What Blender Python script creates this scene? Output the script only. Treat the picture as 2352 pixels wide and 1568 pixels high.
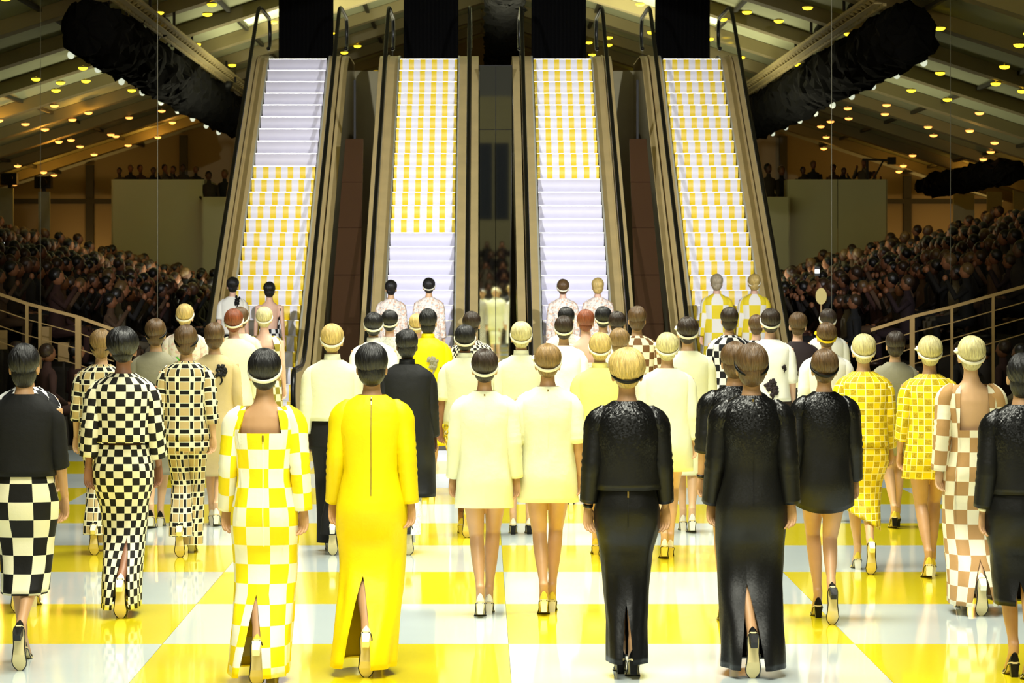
import bpy, bmesh, math, random
import numpy as np
from mathutils import Vector, Matrix
random.seed(7); np.random.seed(7)
for o in list(bpy.data.objects): bpy.data.objects.remove(o, do_unlink=True)
SC = bpy.context.scene
C = SC.collection
PI = math.pi
# ------------------------------------------------------------ camera, light, exposure
F, CX, CY, H = 6666.0, 1107.0, 620.0, 2.3          # focal length in px, vanishing point, eye height
cam = bpy.data.cameras.new('camera'); camo = bpy.data.objects.new('camera', cam); C.objects.link(camo)
camo.location = (0, 0, H); camo.rotation_euler = (PI/2, 0, 0)
cam.sensor_width = 36; cam.lens = F/2352*36
cam.shift_x = (1176-CX)/2352; cam.shift_y = (CY-784)/2352
cam.clip_start = .5; cam.clip_end = 300
cam.dof.use_dof = True; cam.dof.focus_distance = 21; cam.dof.aperture_fstop = 9
SC.camera = camo
SC.cycles.max_bounces = 7; SC.cycles.diffuse_bounces = 3; SC.cycles.glossy_bounces = 4; SC.cycles.transparent_max_bounces = 16
w = bpy.data.worlds.new('world'); SC.world = w; w.use_nodes = True
bg = w.node_tree.nodes['Background']; bg.inputs[0].default_value = (.75, .72, .5, 1); bg.inputs[1].default_value = .055
vs = SC.view_settings; vs.view_transform = 'Standard'; vs.look = 'None'; vs.gamma = 1; vs.use_curve_mapping = False
vs.exposure = 0.0

def light(kind, name, loc, target, energy, color=(1, 1, 1), **kw):
    l = bpy.data.lights.new(name, kind); l.energy = energy; l.color = color
    for k, v in kw.items(): setattr(l, k, v)
    o = bpy.data.objects.new(name, l); C.objects.link(o); o.location = loc
    d = Vector(target)-Vector(loc); o.rotation_euler = d.to_track_quat('-Z', 'Y').to_euler()
    return o
WARM = (1, .995, .83)
for i, y in enumerate((12, 19, 26, 33)):
    light('AREA', 'runway_wash', (.2, y, 8.6), (.2, y+1.2, 0), 570, WARM, shape='RECTANGLE', size=5.5, size_y=3.0, spread=math.radians(95))
for sx in (-1, 1):
    light('SPOT', 'follow_spot', (sx*4.5, -3, 8.5), (sx*.8, 24, .6), 880, WARM, spot_size=math.radians(38), spot_blend=.6, shadow_soft_size=.5)
    light('SPOT', 'escalator_spot', (sx*6.0, 12, 8.2), (.22+sx*1.6, 45, 3.4), 24000, (.97, .97, 1), spot_size=math.radians(22), spot_blend=1, shadow_soft_size=.15)
    light('AREA', 'hall_fill', (sx*3.2, 60, 3.2), (sx*6.0, 60, 8.5), 1450, (1, .96, .66), shape='RECTANGLE', size=3, size_y=36, spread=math.radians(170))  # added unseen fill that lifts the roof canvas, no fixture there
    light('SPOT', 'crowd_spill', (sx*1.5, 36, 7.5), (sx*9.5, 55, 1.5), 380, (1, .72, .45), spot_size=math.radians(60), spot_blend=1, shadow_soft_size=.6)

light('SPOT', 'rear_fill', (0, 6, 8.6), (0, -10, 4), 2600, (1, .95, .75), spot_size=math.radians(80), spot_blend=1, shadow_soft_size=.5)  # added fill so the rear wall and crowd show in the mirror

def at(px, py, d):
    return Vector(((px-CX)*d/F, d, H-(py-CY)*d/F))

# ------------------------------------------------------------ helpers
def s2l(c):
    return tuple((x/255/12.92 if x/255 <= .04045 else ((x/255+.055)/1.055)**2.4) for x in c)
def tagit(o, label=None, cat=None, group=None, kind=None):
    if label: o['label'] = label
    if cat: o['category'] = cat
    if group: o['group'] = group
    if kind: o['kind'] = kind
    return o
def empty(name, loc=(0, 0, 0), rz=0, scale=1.0, parent=None):
    o = bpy.data.objects.new(name, None); C.objects.link(o); o.empty_display_size = .1
    o.location = loc; o.rotation_euler = (0, 0, rz); o.scale = (scale,)*3
    if parent: o.parent = parent
    return o
def mesh(name, parts, smooth=False, uv=True):
    """parts: list of (verts, faces, uvs or None, material index)"""
    V, Fc, U, MI, n = [], [], [], [], 0
    for p in parts:
        v, f = p[0], p[1]; u = p[2] if len(p) > 2 else None; mi = p[3] if len(p) > 3 else 0
        V.extend(tuple(map(float, q)) for q in v)
        for q in f:
            Fc.append([i+n for i in q]); MI.append(mi)
        if u is not None: U.extend(u)
        else: U.extend([(q[0], q[2]) for q in v])
        n += len(v)
    m = bpy.data.meshes.new(name); m.from_pydata(V, [], Fc)
    m.polygons.foreach_set('material_index', MI)
    if uv:
        l = m.uv_layers.new(name='UVMap')
        idx = np.zeros(len(m.loops), dtype=np.int32); m.loops.foreach_get('vertex_index', idx)
        l.data.foreach_set('uv', np.array(U, dtype=np.float32)[idx].ravel())
    if smooth: m.polygons.foreach_set('use_smooth', [True]*len(Fc))
    m.update()
    return m
def link(name, m, mats=None, parent=None, loc=(0, 0, 0), rot=(0, 0, 0), scale=(1, 1, 1)):
    o = bpy.data.objects.new(name, m); C.objects.link(o)
    o.location = loc; o.rotation_euler = rot; o.scale = scale
    if parent: o.parent = parent
    if mats is not None:
        if not isinstance(mats, (list, tuple)): mats = [mats]
        if len(m.materials) == 0:
            for q in mats: m.materials.append(q)
        for i, q in enumerate(mats):
            if m.materials[i] != q:
                o.material_slots[i].link = 'OBJECT'; o.material_slots[i].material = q
    return o
def box(x0, x1, y0, y1, z0, z1):
    v = [(x0, y0, z0), (x1, y0, z0), (x1, y1, z0), (x0, y1, z0), (x0, y0, z1), (x1, y0, z1), (x1, y1, z1), (x0, y1, z1)]
    f = [(0, 3, 2, 1), (4, 5, 6, 7), (0, 1, 5, 4), (1, 2, 6, 5), (2, 3, 7, 6), (3, 0, 4, 7)]
    return v, f
def beam(a, b, w, h=None):
    """box beam from a to b with section w x h"""
    h = h or w; a = Vector(a); b = Vector(b); t = (b-a).normalized()
    ref = Vector((0, 0, 1)) if abs(t.z) < .9 else Vector((0, 1, 0))
    u = t.cross(ref).normalized(); v = u.cross(t)
    vs_ = []
    for p in (a, b):
        for su, sv in ((-1, -1), (1, -1), (1, 1), (-1, 1)): vs_.append(tuple(p+u*su*w/2+v*sv*h/2))
    f = [(0, 3, 2, 1), (4, 5, 6, 7), (0, 1, 5, 4), (1, 2, 6, 5), (2, 3, 7, 6), (3, 0, 4, 7)]
    return vs_, f
def grid_faces(nr, nc, close=True, capa=False, capb=False):
    f = []
    for i in range(nr-1):
        for j in range(nc if close else nc-1):
            k = (j+1) % nc
            f.append((i*nc+j, i*nc+k, (i+1)*nc+k, (i+1)*nc+j))
    if capa: f.append(tuple(range(nc-1, -1, -1)))
    if capb: f.append(tuple((nr-1)*nc+j for j in range(nc)))
    return f
def tube(pts, rads, n=12, ref=(1, 0, 0), caps=True, sq=0):
    """tube along pts; rads: r or (ru, rv)"""
    P = [Vector(p) for p in pts]; ref = Vector(ref); V = []
    for i, p in enumerate(P):
        t = (P[min(i+1, len(P)-1)]-P[max(i-1, 0)]).normalized()
        u = (ref-t*ref.dot(t)); u = u.normalized() if u.length > 1e-4 else Vector((0, 1, 0))
        v = t.cross(u)
        r = rads[i] if isinstance(rads, (list, tuple)) else rads
        ru, rv = r if isinstance(r, (list, tuple)) else (r, r)
        for k in range(n):
            a = 2*PI*k/n; V.append(tuple(p+u*ru*math.cos(a)+v*rv*math.sin(a)))
    return V, grid_faces(len(P), n, True, caps, caps)
def ellipsoid(c, r, nu=16, nv=10, rot=None):
    V = [(0, 0, 1.0)]
    for i in range(1, nv):
        th = PI*i/nv
        for j in range(nu):
            ph = 2*PI*j/nu; V.append((math.sin(th)*math.cos(ph), math.sin(th)*math.sin(ph), math.cos(th)))
    V.append((0, 0, -1.0)); L = len(V)-1
    f = [(0, 1+j, 1+(j+1) % nu) for j in range(nu)]
    for i in range(nv-2):
        a = 1+i*nu; b = a+nu
        for j in range(nu): f.append((a+j, b+j, b+(j+1) % nu, a+(j+1) % nu))
    a = 1+(nv-2)*nu
    f += [(L, a+(j+1) % nu, a+j) for j in range(nu)]
    out = []
    for v in V:
        q = Vector((v[0]*r[0], v[1]*r[1], v[2]*r[2]))
        if rot: q = rot @ q
        out.append((q.x+c[0], q.y+c[1], q.z+c[2]))
    return out, f

# ------------------------------------------------------------ materials
MATS = {}
class NT:
    def __init__(s, name):
        s.m = bpy.data.materials.new(name); s.m.use_nodes = True
        s.t = s.m.node_tree; s.b = s.t.nodes['Principled BSDF']
    def n(s, kind, **kw):
        x = s.t.nodes.new(kind)
        for k, v in kw.items(): setattr(x, k, v)
        return x
    def l(s, a, b): s.t.links.new(a, b)
    def math(s, op, a, b=None, c=None):
        x = s.n('ShaderNodeMath', operation=op)
        for i, q in enumerate((a, b, c)):
            if q is None: continue
            if isinstance(q, (int, float)): x.inputs[i].default_value = q
            else: s.l(q, x.inputs[i])
        return x.outputs[0]
    def mix(s, fac, a, b):
        x = s.n('ShaderNodeMix', data_type='RGBA')
        if isinstance(fac, (int, float)): x.inputs[0].default_value = fac
        else: s.l(fac, x.inputs[0])
        for i, q in ((6, a), (7, b)):
            if isinstance(q, tuple): x.inputs[i].default_value = (*q[:3], 1)
            else: s.l(q, x.inputs[i])
        return x.outputs[2]
    def set(s, **kw):
        for k, v in kw.items():
            i = s.b.inputs[k.replace('_', ' ')]
            if isinstance(v, tuple): i.default_value = (*v[:3], 1)
            elif isinstance(v, (int, float)): i.default_value = v
            else: s.l(v, i)
    def noise(s, scale, detail=3, coord='Object', vec=None, sc=None):
        x = s.n('ShaderNodeTexNoise'); x.inputs['Scale'].default_value = scale; x.inputs['Detail'].default_value = detail
        if vec is None:
            tc = s.n('ShaderNodeTexCoord'); vec = tc.outputs[coord]
        if sc:
            mp = s.n('ShaderNodeMapping'); mp.inputs['Scale'].default_value = sc; s.l(vec, mp.inputs[0]); vec = mp.outputs[0]
        s.l(vec, x.inputs['Vector'])
        return x.outputs['Fac']
    def bump(s, h, strength=.2, dist=.01):
        x = s.n('ShaderNodeBump'); x.inputs['Strength'].default_value = strength; x.inputs['Distance'].default_value = dist
        s.l(h, x.inputs['Height']); s.l(x.outputs[0], s.b.inputs['Normal'])
def vary(c, k): return tuple(min(1, max(0, x*k)) for x in c)
def plain(name, rgb, rough=.6, metal=0.0, var=.12, scale=6, bump=0, bscale=60, spec=.5, coat=0):
    if name in MATS: return MATS[name]
    q = NT(name); c = s2l(rgb)
    q.set(Base_Color=q.mix(q.noise(scale), vary(c, 1-var), vary(c, 1+var)), Roughness=rough, Metallic=metal)
    q.b.inputs['Specular IOR Level'].default_value = spec
    if coat: q.set(Coat_Weight=coat, Coat_Roughness=.06)
    if bump: q.bump(q.noise(bscale, 4), bump, .01)
    MATS[name] = q.m; return q.m
def emit(name, rgb, strength):
    if name in MATS: return MATS[name]
    q = NT(name); q.set(Base_Color=s2l(rgb), Emission_Color=s2l(rgb), Emission_Strength=strength); MATS[name] = q.m; return q.m
def fabric(q, rough=.75):
    q.set(Roughness=rough); q.b.inputs['Specular IOR Level'].default_value = .25
    q.bump(q.math('ADD', q.math('MULTIPLY', q.noise(260, 2, 'UV'), .12), q.noise(11, 3, 'UV')), .30, .02)
def uvxy(q):
    tc = q.n('ShaderNodeTexCoord'); sp = q.n('ShaderNodeSeparateXYZ'); q.l(tc.outputs['UV'], sp.inputs[0])
    return sp.outputs[0], sp.outputs[1]
def cloth(name, rgb, rough=.75, var=.05):
    if name in MATS: return MATS[name]
    q = NT(name); c = s2l(rgb)
    q.set(Base_Color=q.mix(q.noise(7, 4, 'UV'), vary(c, 1-var), vary(c, 1+var))); fabric(q, rough)
    MATS[name] = q.m; return q.m
def check(name, a, b, cu, cv=None, off=0.0, rough=.7):
    if name in MATS: return MATS[name]
    q = NT(name); cv = cv or cu; u, v = uvxy(q)
    fu = q.math('FLOOR', q.math('ADD', q.math('DIVIDE', u, cu), 100.5+off)); fv = q.math('FLOOR', q.math('ADD', q.math('DIVIDE', v, cv), 100))
    par = q.math('MODULO', q.math('ADD', fu, fv), 2)
    q.set(Base_Color=q.mix(par, s2l(a), s2l(b))); fabric(q, rough); MATS[name] = q.m; return q.m
def windowpane(name, base, cu, cv):
    if name in MATS: return MATS[name]
    q = NT(name); u, v = uvxy(q)
    fu = q.math('FRACT', q.math('ADD', q.math('DIVIDE', u, cu), 100.0)); fv = q.math('FRACT', q.math('ADD', q.math('DIVIDE', v, cv), 100.0))
    du = q.math('ABSOLUTE', q.math('SUBTRACT', fu, .5)); dv = q.math('ABSOLUTE', q.math('SUBTRACT', fv, .5))
    lu = q.math('LESS_THAN', du, .13); lv = q.math('LESS_THAN', dv, .15)          # bars
    wu = q.math('LESS_THAN', du, .20); wv = q.math('LESS_THAN', dv, .22)
    white = q.math('MAXIMUM', wu, wv)
    bu = q.math('MULTIPLY', lu, q.math('SUBTRACT', 1, wv)); bv = q.math('MULTIPLY', lv, q.math('SUBTRACT', 1, wu))
    black = q.math('MAXIMUM', bu, bv)
    q.set(Base_Color=q.mix(black, q.mix(white, s2l(base), s2l((238, 234, 200))), s2l((18, 18, 16)))); fabric(q); MATS[name] = q.m; return q.m
def tilecheck(name, base, sq, line, c):
    if name in MATS: return MATS[name]
    q = NT(name); u, v = uvxy(q)
    U = q.math('ADD', q.math('DIVIDE', u, c), 100.0); V = q.math('ADD', q.math('DIVIDE', v, c), 100.0)
    du = q.math('ABSOLUTE', q.math('SUBTRACT', q.math('FRACT', U), .5)); dv = q.math('ABSOLUTE', q.math('SUBTRACT', q.math('FRACT', V), .5))
    mx = q.math('MAXIMUM', du, dv)
    par = q.math('MODULO', q.math('ADD', q.math('FLOOR', U), q.math('FLOOR', V)), 2)
    ins = q.math('MULTIPLY', q.math('LESS_THAN', mx, .40), par)
    ln = q.math('GREATER_THAN', mx, .46)
    q.set(Base_Color=q.mix(ins, q.mix(ln, s2l(base), s2l(line)), q.mix(q.noise(90, 2, 'UV'), s2l(sq), s2l(base)))); fabric(q, .5); MATS[name] = q.m; return q.m
def floral(name, a, b, c, scale=22):
    if name in MATS: return MATS[name]
    q = NT(name); n1 = q.noise(scale, 2, 'UV'); n2 = q.noise(scale*1.4, 2, 'UV', sc=(1, 1.3, 1))
    m1 = q.math('GREATER_THAN', n1, .55); m2 = q.math('GREATER_THAN', n2, .58)
    q.set(Base_Color=q.mix(m2, q.mix(m1, s2l(a), s2l(b)), s2l(c))); fabric(q); MATS[name] = q.m; return q.m
def sequin(name, rgb):
    if name in MATS: return MATS[name]
    q = NT(name); c = s2l(rgb)
    tc = q.n('ShaderNodeTexCoord'); vo = q.n('ShaderNodeTexVoronoi'); vo.inputs['Scale'].default_value = 130
    q.l(tc.outputs['UV'], vo.inputs['Vector'])
    nm = q.n('ShaderNodeMixRGB'); nm.inputs[0].default_value = .16
    geo = q.n('ShaderNodeNewGeometry')
    v1 = q.n('ShaderNodeVectorMath', operation='SUBTRACT'); q.l(vo.outputs['Color'], v1.inputs[0]); v1.inputs[1].default_value = (.5, .5, .5)
    v2 = q.n('ShaderNodeVectorMath', operation='SCALE'); q.l(v1.outputs[0], v2.inputs[0])
    su = q.n('ShaderNodeSeparateXYZ'); q.l(tc.outputs['UV'], su.inputs[0]); vv = su.outputs[1]     # sequins are densest on the shoulders
    up = q.n('ShaderNodeMapRange'); q.l(vv, up.inputs[0]); up.inputs[1].default_value = 1.18; up.inputs[2].default_value = 1.48
    sl = q.n('ShaderNodeMapRange'); q.l(vv, sl.inputs[0]); sl.inputs[1].default_value = -.16; sl.inputs[2].default_value = 0.0
    dens = q.math('MAXIMUM', up.outputs[0], q.math('MULTIPLY', sl.outputs[0], q.math('LESS_THAN', vv, .02)))
    q.l(q.math('ADD', q.math('MULTIPLY', dens, .26), .10), v2.inputs['Scale'])
    v3 = q.n('ShaderNodeVectorMath', operation='ADD'); q.l(v2.outputs[0], v3.inputs[0]); q.l(geo.outputs['Normal'], v3.inputs[1])
    v4 = q.n('ShaderNodeVectorMath', operation='NORMALIZE'); q.l(v3.outputs[0], v4.inputs[0]); q.l(v4.outputs[0], q.b.inputs['Normal'])
    q.t.nodes.remove(nm)
    q.set(Base_Color=c, Roughness=q.math('SUBTRACT', .48, q.math('MULTIPLY', dens, .22))); q.b.inputs['Specular IOR Level'].default_value = .32
    MATS[name] = q.m; return q.m
def hairmat(name, rgb, var=.35):
    if name in MATS: return MATS[name]
    q = NT(name); c = s2l(rgb)
    st = q.noise(1, 4, 'UV', sc=(60, 5, 1)); big = q.noise(14, 4, 'Object')
    rm = q.n('ShaderNodeMapRange'); q.l(st, rm.inputs[0]); rm.inputs[1].default_value = .32; rm.inputs[2].default_value = .68
    c1 = q.mix(rm.outputs[0], vary(c, .28), vary(c, 1.35)); c2 = q.mix(big, vary(c, .45), vary(c, 1.25))
    mx = q.n('ShaderNodeMix', data_type='RGBA'); mx.inputs[0].default_value = .5; q.l(c1, mx.inputs[6]); q.l(c2, mx.inputs[7])
    q.set(Base_Color=mx.outputs[2], Roughness=.38); q.b.inputs['Specular IOR Level'].default_value = .5
    q.bump(st, .9, .012); MATS[name] = q.m; return q.m
def skinmat(name, rgb):
    if name in MATS: return MATS[name]
    q = NT(name); c = s2l(rgb)
    q.set(Base_Color=q.mix(q.noise(14), vary(c, .9), vary(c, 1.08)), Roughness=.45)
    q.b.inputs['Specular IOR Level'].default_value = .4; MATS[name] = q.m; return q.m

# ------------------------------------------------------------ the runway floor
TW = 2.13; X0 = .1635; D0 = 17.87
def tilemat(name, rgb):
    q = NT(name); c = s2l(rgb); n = q.noise(3, 4)
    q.set(Base_Color=q.mix(n, vary(c, .96), vary(c, 1.03)), Roughness=.32)
    r = q.n('ShaderNodeMapRange'); q.l(q.noise(2.2, 3), r.inputs[0]); r.inputs[3].default_value = .03; r.inputs[4].default_value = .10
    q.set(Coat_Weight=1.0); q.l(r.outputs[0], q.b.inputs['Coat Roughness'])
    q.b.inputs['Coat IOR'].default_value = 1.5
    return q.m
m_ty = tilemat('yellow_tile', (255, 232, 0)); m_tw = tilemat('white_tile', (224, 238, 240))
m_gap = plain('tile_joint', (90, 88, 60))
m_dark = plain('dark_floor', (70, 66, 52), .5, var=.2)
fl = link('floor', mesh('floor', [box(-13, 13, 10, 37.2, -.2, -.012)]), m_gap); tagit(fl, kind='structure')
ty = None
tm = [mesh('tile', [box(.0012, TW-.0012, .0012, TW-.0012, -.012, 0)]) for _ in range(2)]
for j in range(-3, 9):
    for i in range(-5, 5):
        k = 1 if (i+j) % 2 == 0 else 0
        # d 15.7-17.9 (j=-1): i=-1 yellow, i=0 white
        link('tile', tm[k], m_ty if k else m_tw, fl, (X0+i*TW, D0+j*TW, 0))
hf = link('floor_hall', mesh('floor_hall', [box(-17, 17, 37.2, 86, -.2, -.004)]), m_dark); tagit(hf, kind='structure')
bf = link('floor_rear', mesh('floor_rear', [box(-17, 17, -12, 10, -.2, -.004)]), m_dark); tagit(bf, kind='structure')

# ------------------------------------------------------------ tent roof and end walls
m_panel = plain('roof_canvas', (196, 200, 158), .8, var=.08, scale=2)
m_beam = plain('roof_beam', (150, 138, 98), .75, var=.15, scale=1.5)
m_pur = plain('roof_purlin', (60, 58, 42), .6)
m_wall = plain('tent_wall', (150, 134, 92), .85, var=.1, scale=.6)
RIDGE, SL, EX = 9.05, .32, 15.0
def roofz(x): return RIDGE-SL*abs(x)
ceil = empty('ceiling', (0, 62, 7)); tagit(ceil, kind='structure')
ceil.location = (0, 0, 0)
BAY = 4.4; NB = 10; RD0 = 40.0
for sx in (-1, 1):
    xs = np.linspace(0, EX, 7)
    V, Fq = [], []
    for x in xs:                                        # a sagging canvas bay: 7 x 5 grid
        for t in np.linspace(0, 1, 5):
            V.append((sx*x, t*BAY, roofz(x)+.10*math.sin(PI*t)))
    Fq = grid_faces(7, 5, False)
    pm = mesh('panel', [(V, Fq)], True)
    bm_ = mesh('beam', [beam((0, 0, RIDGE-.12), (sx*EX, 0, roofz(EX)-.12), .5, .24)])
    for k in range(NB):
        link('panel', pm, m_panel, ceil, (0, RD0+k*BAY, 0))
        link('beam', bm_, m_beam, ceil, (0, RD0+k*BAY, 0))
    for x in (2.6, 5.0, 7.4, 9.8, 12.2):
        link('purlin', mesh('purlin', [beam((sx*x, RD0, roofz(x)-.03), (sx*x, RD0+NB*BAY, roofz(x)-.03), .07, .07)]), m_pur, ceil)
DB = 84.0
wb = link('wall_back', mesh('wall_back', [([(-EX, DB, -.2), (EX, DB, -.2), (EX, DB, roofz(EX)), (0, DB, RIDGE), (-EX, DB, roofz(EX)), (-EX, DB+.2, -.2), (EX, DB+.2, -.2), (EX, DB+.2, roofz(EX)), (0, DB+.2, RIDGE), (-EX, DB+.2, roofz(EX))],
      [(0, 1, 2, 3, 4), (9, 8, 7, 6, 5), (0, 5, 6, 1), (1, 6, 7, 2), (2, 7, 8, 3), (3, 8, 9, 4), (4, 9, 5, 0)])]), m_wall); tagit(wb, kind='structure')
for px in (205, 420, 1800, 2085):
    x = (px-CX)*(DB-.3)/F
    link('post', mesh('post', [beam((x, DB-.15, 0), (x, DB-.15, roofz(x)-.1), .22, .22)]), m_pur, wb)
for a, b in ((-160, 500), (1750, 2480)):
    p, q = at(a, 462, DB-.2), at(b, 462, DB-.2)
    link('rail', mesh('rail', [beam(p, q, .14, .14)]), m_pur, wb)
for sx in (-1, 1):
    wl = link('wall_left' if sx < 0 else 'wall_right', mesh('side', [box(min(sx*EX, sx*(EX+.2)), max(sx*EX, sx*(EX+.2)), 40, DB, -.2, roofz(EX)+.1)]), m_wall); tagit(wl, kind='structure')
# warm up-lights at the foot of the end wall
for px in (200, 2090, 2290):
    p = at(px, 560, DB-1.6)
    light('SPOT', 'wall_uplight', (p.x, p.y, 1.2), (p.x, DB, 4.2), 150, (1, .60, .25), spot_size=math.radians(95), spot_blend=1, shadow_soft_size=.3)

# ------------------------------------------------------------ escalators
DB0, RISE, RUN, NS = 40.7, .2214, .3835, 27
DT = DB0+NS*RUN; ZT = NS*RISE
m_tan = plain('bronze_deck', (232, 208, 146), .40, .15, var=.16, scale=3)
m_steel = plain('polished_cladding', (176, 166, 136), .16, .9, var=.1, scale=2)
m_black = plain('handrail_rubber', (16, 16, 15), .35)
m_skirt = plain('skirt_brush', (22, 21, 18), .7)
m_edge = plain('bright_edge', (245, 243, 225), .3, .3)
m_lav = plain('step_white', (222, 220, 236), .42, .0, var=.04)
m_plate = plain('landing_plate', (190, 188, 170), .4, .7)
q = NT('glass'); q.set(Base_Color=(.62, .66, .58), Roughness=.03, Alpha=.07); m_glass = q.m
q = NT('step_striped')                                   # yellow and white vertical stripes across the step
tc = q.n('ShaderNodeTexCoord'); sp = q.n('ShaderNodeSeparateXYZ'); q.l(tc.outputs['Object'], sp.inputs[0])
fr = q.math('FRACT', q.math('ADD', q.math('MULTIPLY', sp.outputs[0], 5.0), 10.5))
st = q.math('LESS_THAN', q.math('ABSOLUTE', q.math('SUBTRACT', fr, .5)), .275)
q.set(Base_Color=q.mix(st, s2l((248, 216, 22)), s2l((236, 236, 246))), Roughness=.42); m_str = q.m
def step_mesh(name):
    W = .5; prof = [(RUN+.02, 0), (.004, 0)]+[(.004-.022*math.sin(PI*t/10)**.8, -.226*t/10) for t in range(1, 11)]+[(RUN, -.226)]
    V = []; 
    for x in (-W, W): V += [(x, y, z) for y, z in prof]
    n = len(prof); Fq = [(i, (i+1) % n, n+(i+1) % n, n+i) for i in range(n)] + [tuple(range(n-1, -1, -1)), tuple(range(n, 2*n))]
    nose = beam((-W, -.003, .003), (W, -.003, .003), .014, .012)
    return mesh(name, [(V, Fq, None, 0), (*nose, None, 1)])
sm_plain, sm_str = step_mesh('step_plain'), step_mesh('step_striped')
def nose_line():                                         # (d, z) of the line through the step noses, eased at both ends
    pts = [(38.75, 0)]
    for t in np.linspace(0, 1, 7): d = DB0-.5+t*1.0; pts.append((d, .25*RISE/RUN*2*t*t))
    for t in np.linspace(0, 1, 7): d = DT-.5+t*1.0; pts.append((d, ZT-.25*RISE/RUN*2*(1-t)**2))
    pts.append((DT+2.4, ZT)); return pts
NL = nose_line()
def strip(xa, xb, lo, hi, name, a=0, b=None):
    """solid band between heights nose+lo and nose+hi, x from xa to xb, following the nose line"""
    P = NL[a:b]; V = []
    for d, z in P:
        V += [(xa, d, z+lo), (xb, d, z+lo), (xb, d, z+hi), (xa, d, z+hi)]
    f = []
    for i in range(len(P)-1):
        for k in range(4): f.append((i*4+k, i*4+(k+1) % 4, i*4+4+(k+1) % 4, i*4+4+k))
    n = 4*(len(P)-1); f += [(3, 2, 1, 0), (n, n+1, n+2, n+3)]
    return mesh(name, [(V, f)])
def wall_down(x, t, name):
    V = []; P = NL
    for d, z in P:
        zb = max(0, z-1.25) if d < DT+.2 else z-1.25
        V += [(x-t, d, 0 if d < 43.5 else zb), (x+t, d, 0 if d < 43.5 else zb), (x+t, d, z+.09), (x-t, d, z+.09)]
    f = []
    for i in range(len(P)-1):
        for k in range(4): f.append((i*4+k, i*4+(k+1) % 4, i*4+4+(k+1) % 4, i*4+4+k))
    n = 4*(len(P)-1); f += [(3, 2, 1, 0), (n, n+1, n+2, n+3)]
    return mesh(name, [(V, f)])
def handrail_path(x, r=.30, top=.98):
    P = []
    z0, d0 = NL[0][1]+top, NL[0][0]
    for a in np.linspace(-PI*.62, PI/2, 12): P.append((x, d0-r*math.cos(a) if True else 0, z0-r+r*math.sin(a)))
    for d, z in NL[1:-1]: P.append((x, d, z+top))
    z1, d1 = NL[-1][1]+top, NL[-1][0]
    for a in np.linspace(PI/2, -PI*.62, 12): P.append((x, d1+r*math.cos(a), z1-r+r*math.sin(a)))
    return P
def escalator(xc, striped, label):
    e = empty('escalator', (xc, DB0, 0)); tagit(e, label, 'escalator', 'row of four escalators')
    off = (0, -DB0, 0)
    for k in range(1, NS+1):
        s = striped(k)
        link('step', sm_str if s else sm_plain, [m_str if s else m_lav, m_edge], e, (0, (k-1)*RUN, k*RISE))
    link('landing_plate', mesh('lp', [box(-.5, .5, 38.6, DB0+.05, -.004, .012)]), m_plate, e, off)
    link('top_landing', mesh('tl', [box(-.5, .5, DT, DT+2.5, ZT-.1, ZT+.004)]), m_plate, e, off)
    for sx in (-1, 1):
        def S(a, b): return (min(sx*a, sx*b), max(sx*a, sx*b))
        link('skirt', strip(*S(.502, .525), -.4, .07, 'skirt'), m_skirt, e, off)
        idk = link('inner_deck', strip(*S(.54, .70), .02, .115, 'deck'), m_tan, e, off)
        link('edge_highlight', strip(*S(.512, .54), .07, .125, 'edge'), m_edge, idk)  # bright strip added as the highlight along the deck's inner edge
        link('glass_channel', strip(*S(.70, .725), .0, .135, 'chan'), m_tan, e, off)
        link('outer_deck', strip(*S(.75, .87), .0, .115, 'odeck'), m_tan, e, off)
        g = strip(*S(.706, .719), .10, .93, 'glass'); gp = link('glass_panel', g, m_glass, e, off)
        link('handrail', mesh('hr', [tube(handrail_path(sx*.7125), [(.034, .026)]*(len(NL)+22), 10)], True), m_black, gp)
        link('rail_capping', strip(*S(.704, .721), .915, .94, 'cap'), m_edge, gp)
        link('cladding', wall_down(sx*.862, .012, 'clad'), m_steel, e, off)
        # newel pedestal at the foot
        link('newel', mesh('newel', [box(*S(.70, .87), 38.5, 38.76, 0, .115)]), m_steel, e, off)
    return e
EX_C = (-3.215, -.93, 1.404, 3.665)
EL = [(lambda k: k < 19, 'leftmost escalator: plain white upper steps, yellow-striped steps below'),
      (lambda k: k > 13, 'second escalator from left: yellow-striped upper steps, plain lavender lower steps'),
      (lambda k: k > 17, 'third escalator from left: bright yellow-striped upper half, plain lower steps'),
      (lambda k: True, 'rightmost escalator, every step striped yellow and white')]
for x, (f, lb) in zip(EX_C, EL): escalator(x, f, lb)
# black drapes hung in the openings above each escalator
m_drape = plain('black_drape', (9, 9, 9), .95, spec=.1)
DL = ['black drape above the leftmost escalator', 'black drape above the second escalator from left', 'black drape above the third escalator from left', 'black drape above the rightmost escalator']
for x, lb in zip(EX_C, DL):
    V = []; n = 40; zt = roofz(abs(x))-.25
    for z in (ZT+.005, zt):
        for i in range(n+1):
            t = i/n; V.append((-.5+t, .03*math.sin(t*PI*14)-.03, z))
        for i in range(n, -1, -1):
            t = i/n; V.append((-.5+t, .03*math.sin(t*PI*14)+.03, z))
    m2 = 2*(n+1)
    d = link('stage_drape', mesh('drape', [(V, grid_faces(2, m2, True, True, True))]), m_drape, None, (x, DT+2.0, 0)); tagit(d, lb, 'drape', 'drapes above the escalators')
# landing wall behind the escalators
m_land = plain('landing_wall', (172, 164, 122), .6, var=.08)
lw = link('wall_landing', mesh('wl', [box(-4.05, 4.5, DT+2.55, DT+2.7, 0, ZT+.0)]), m_land); tagit(lw, kind='structure')
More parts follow.
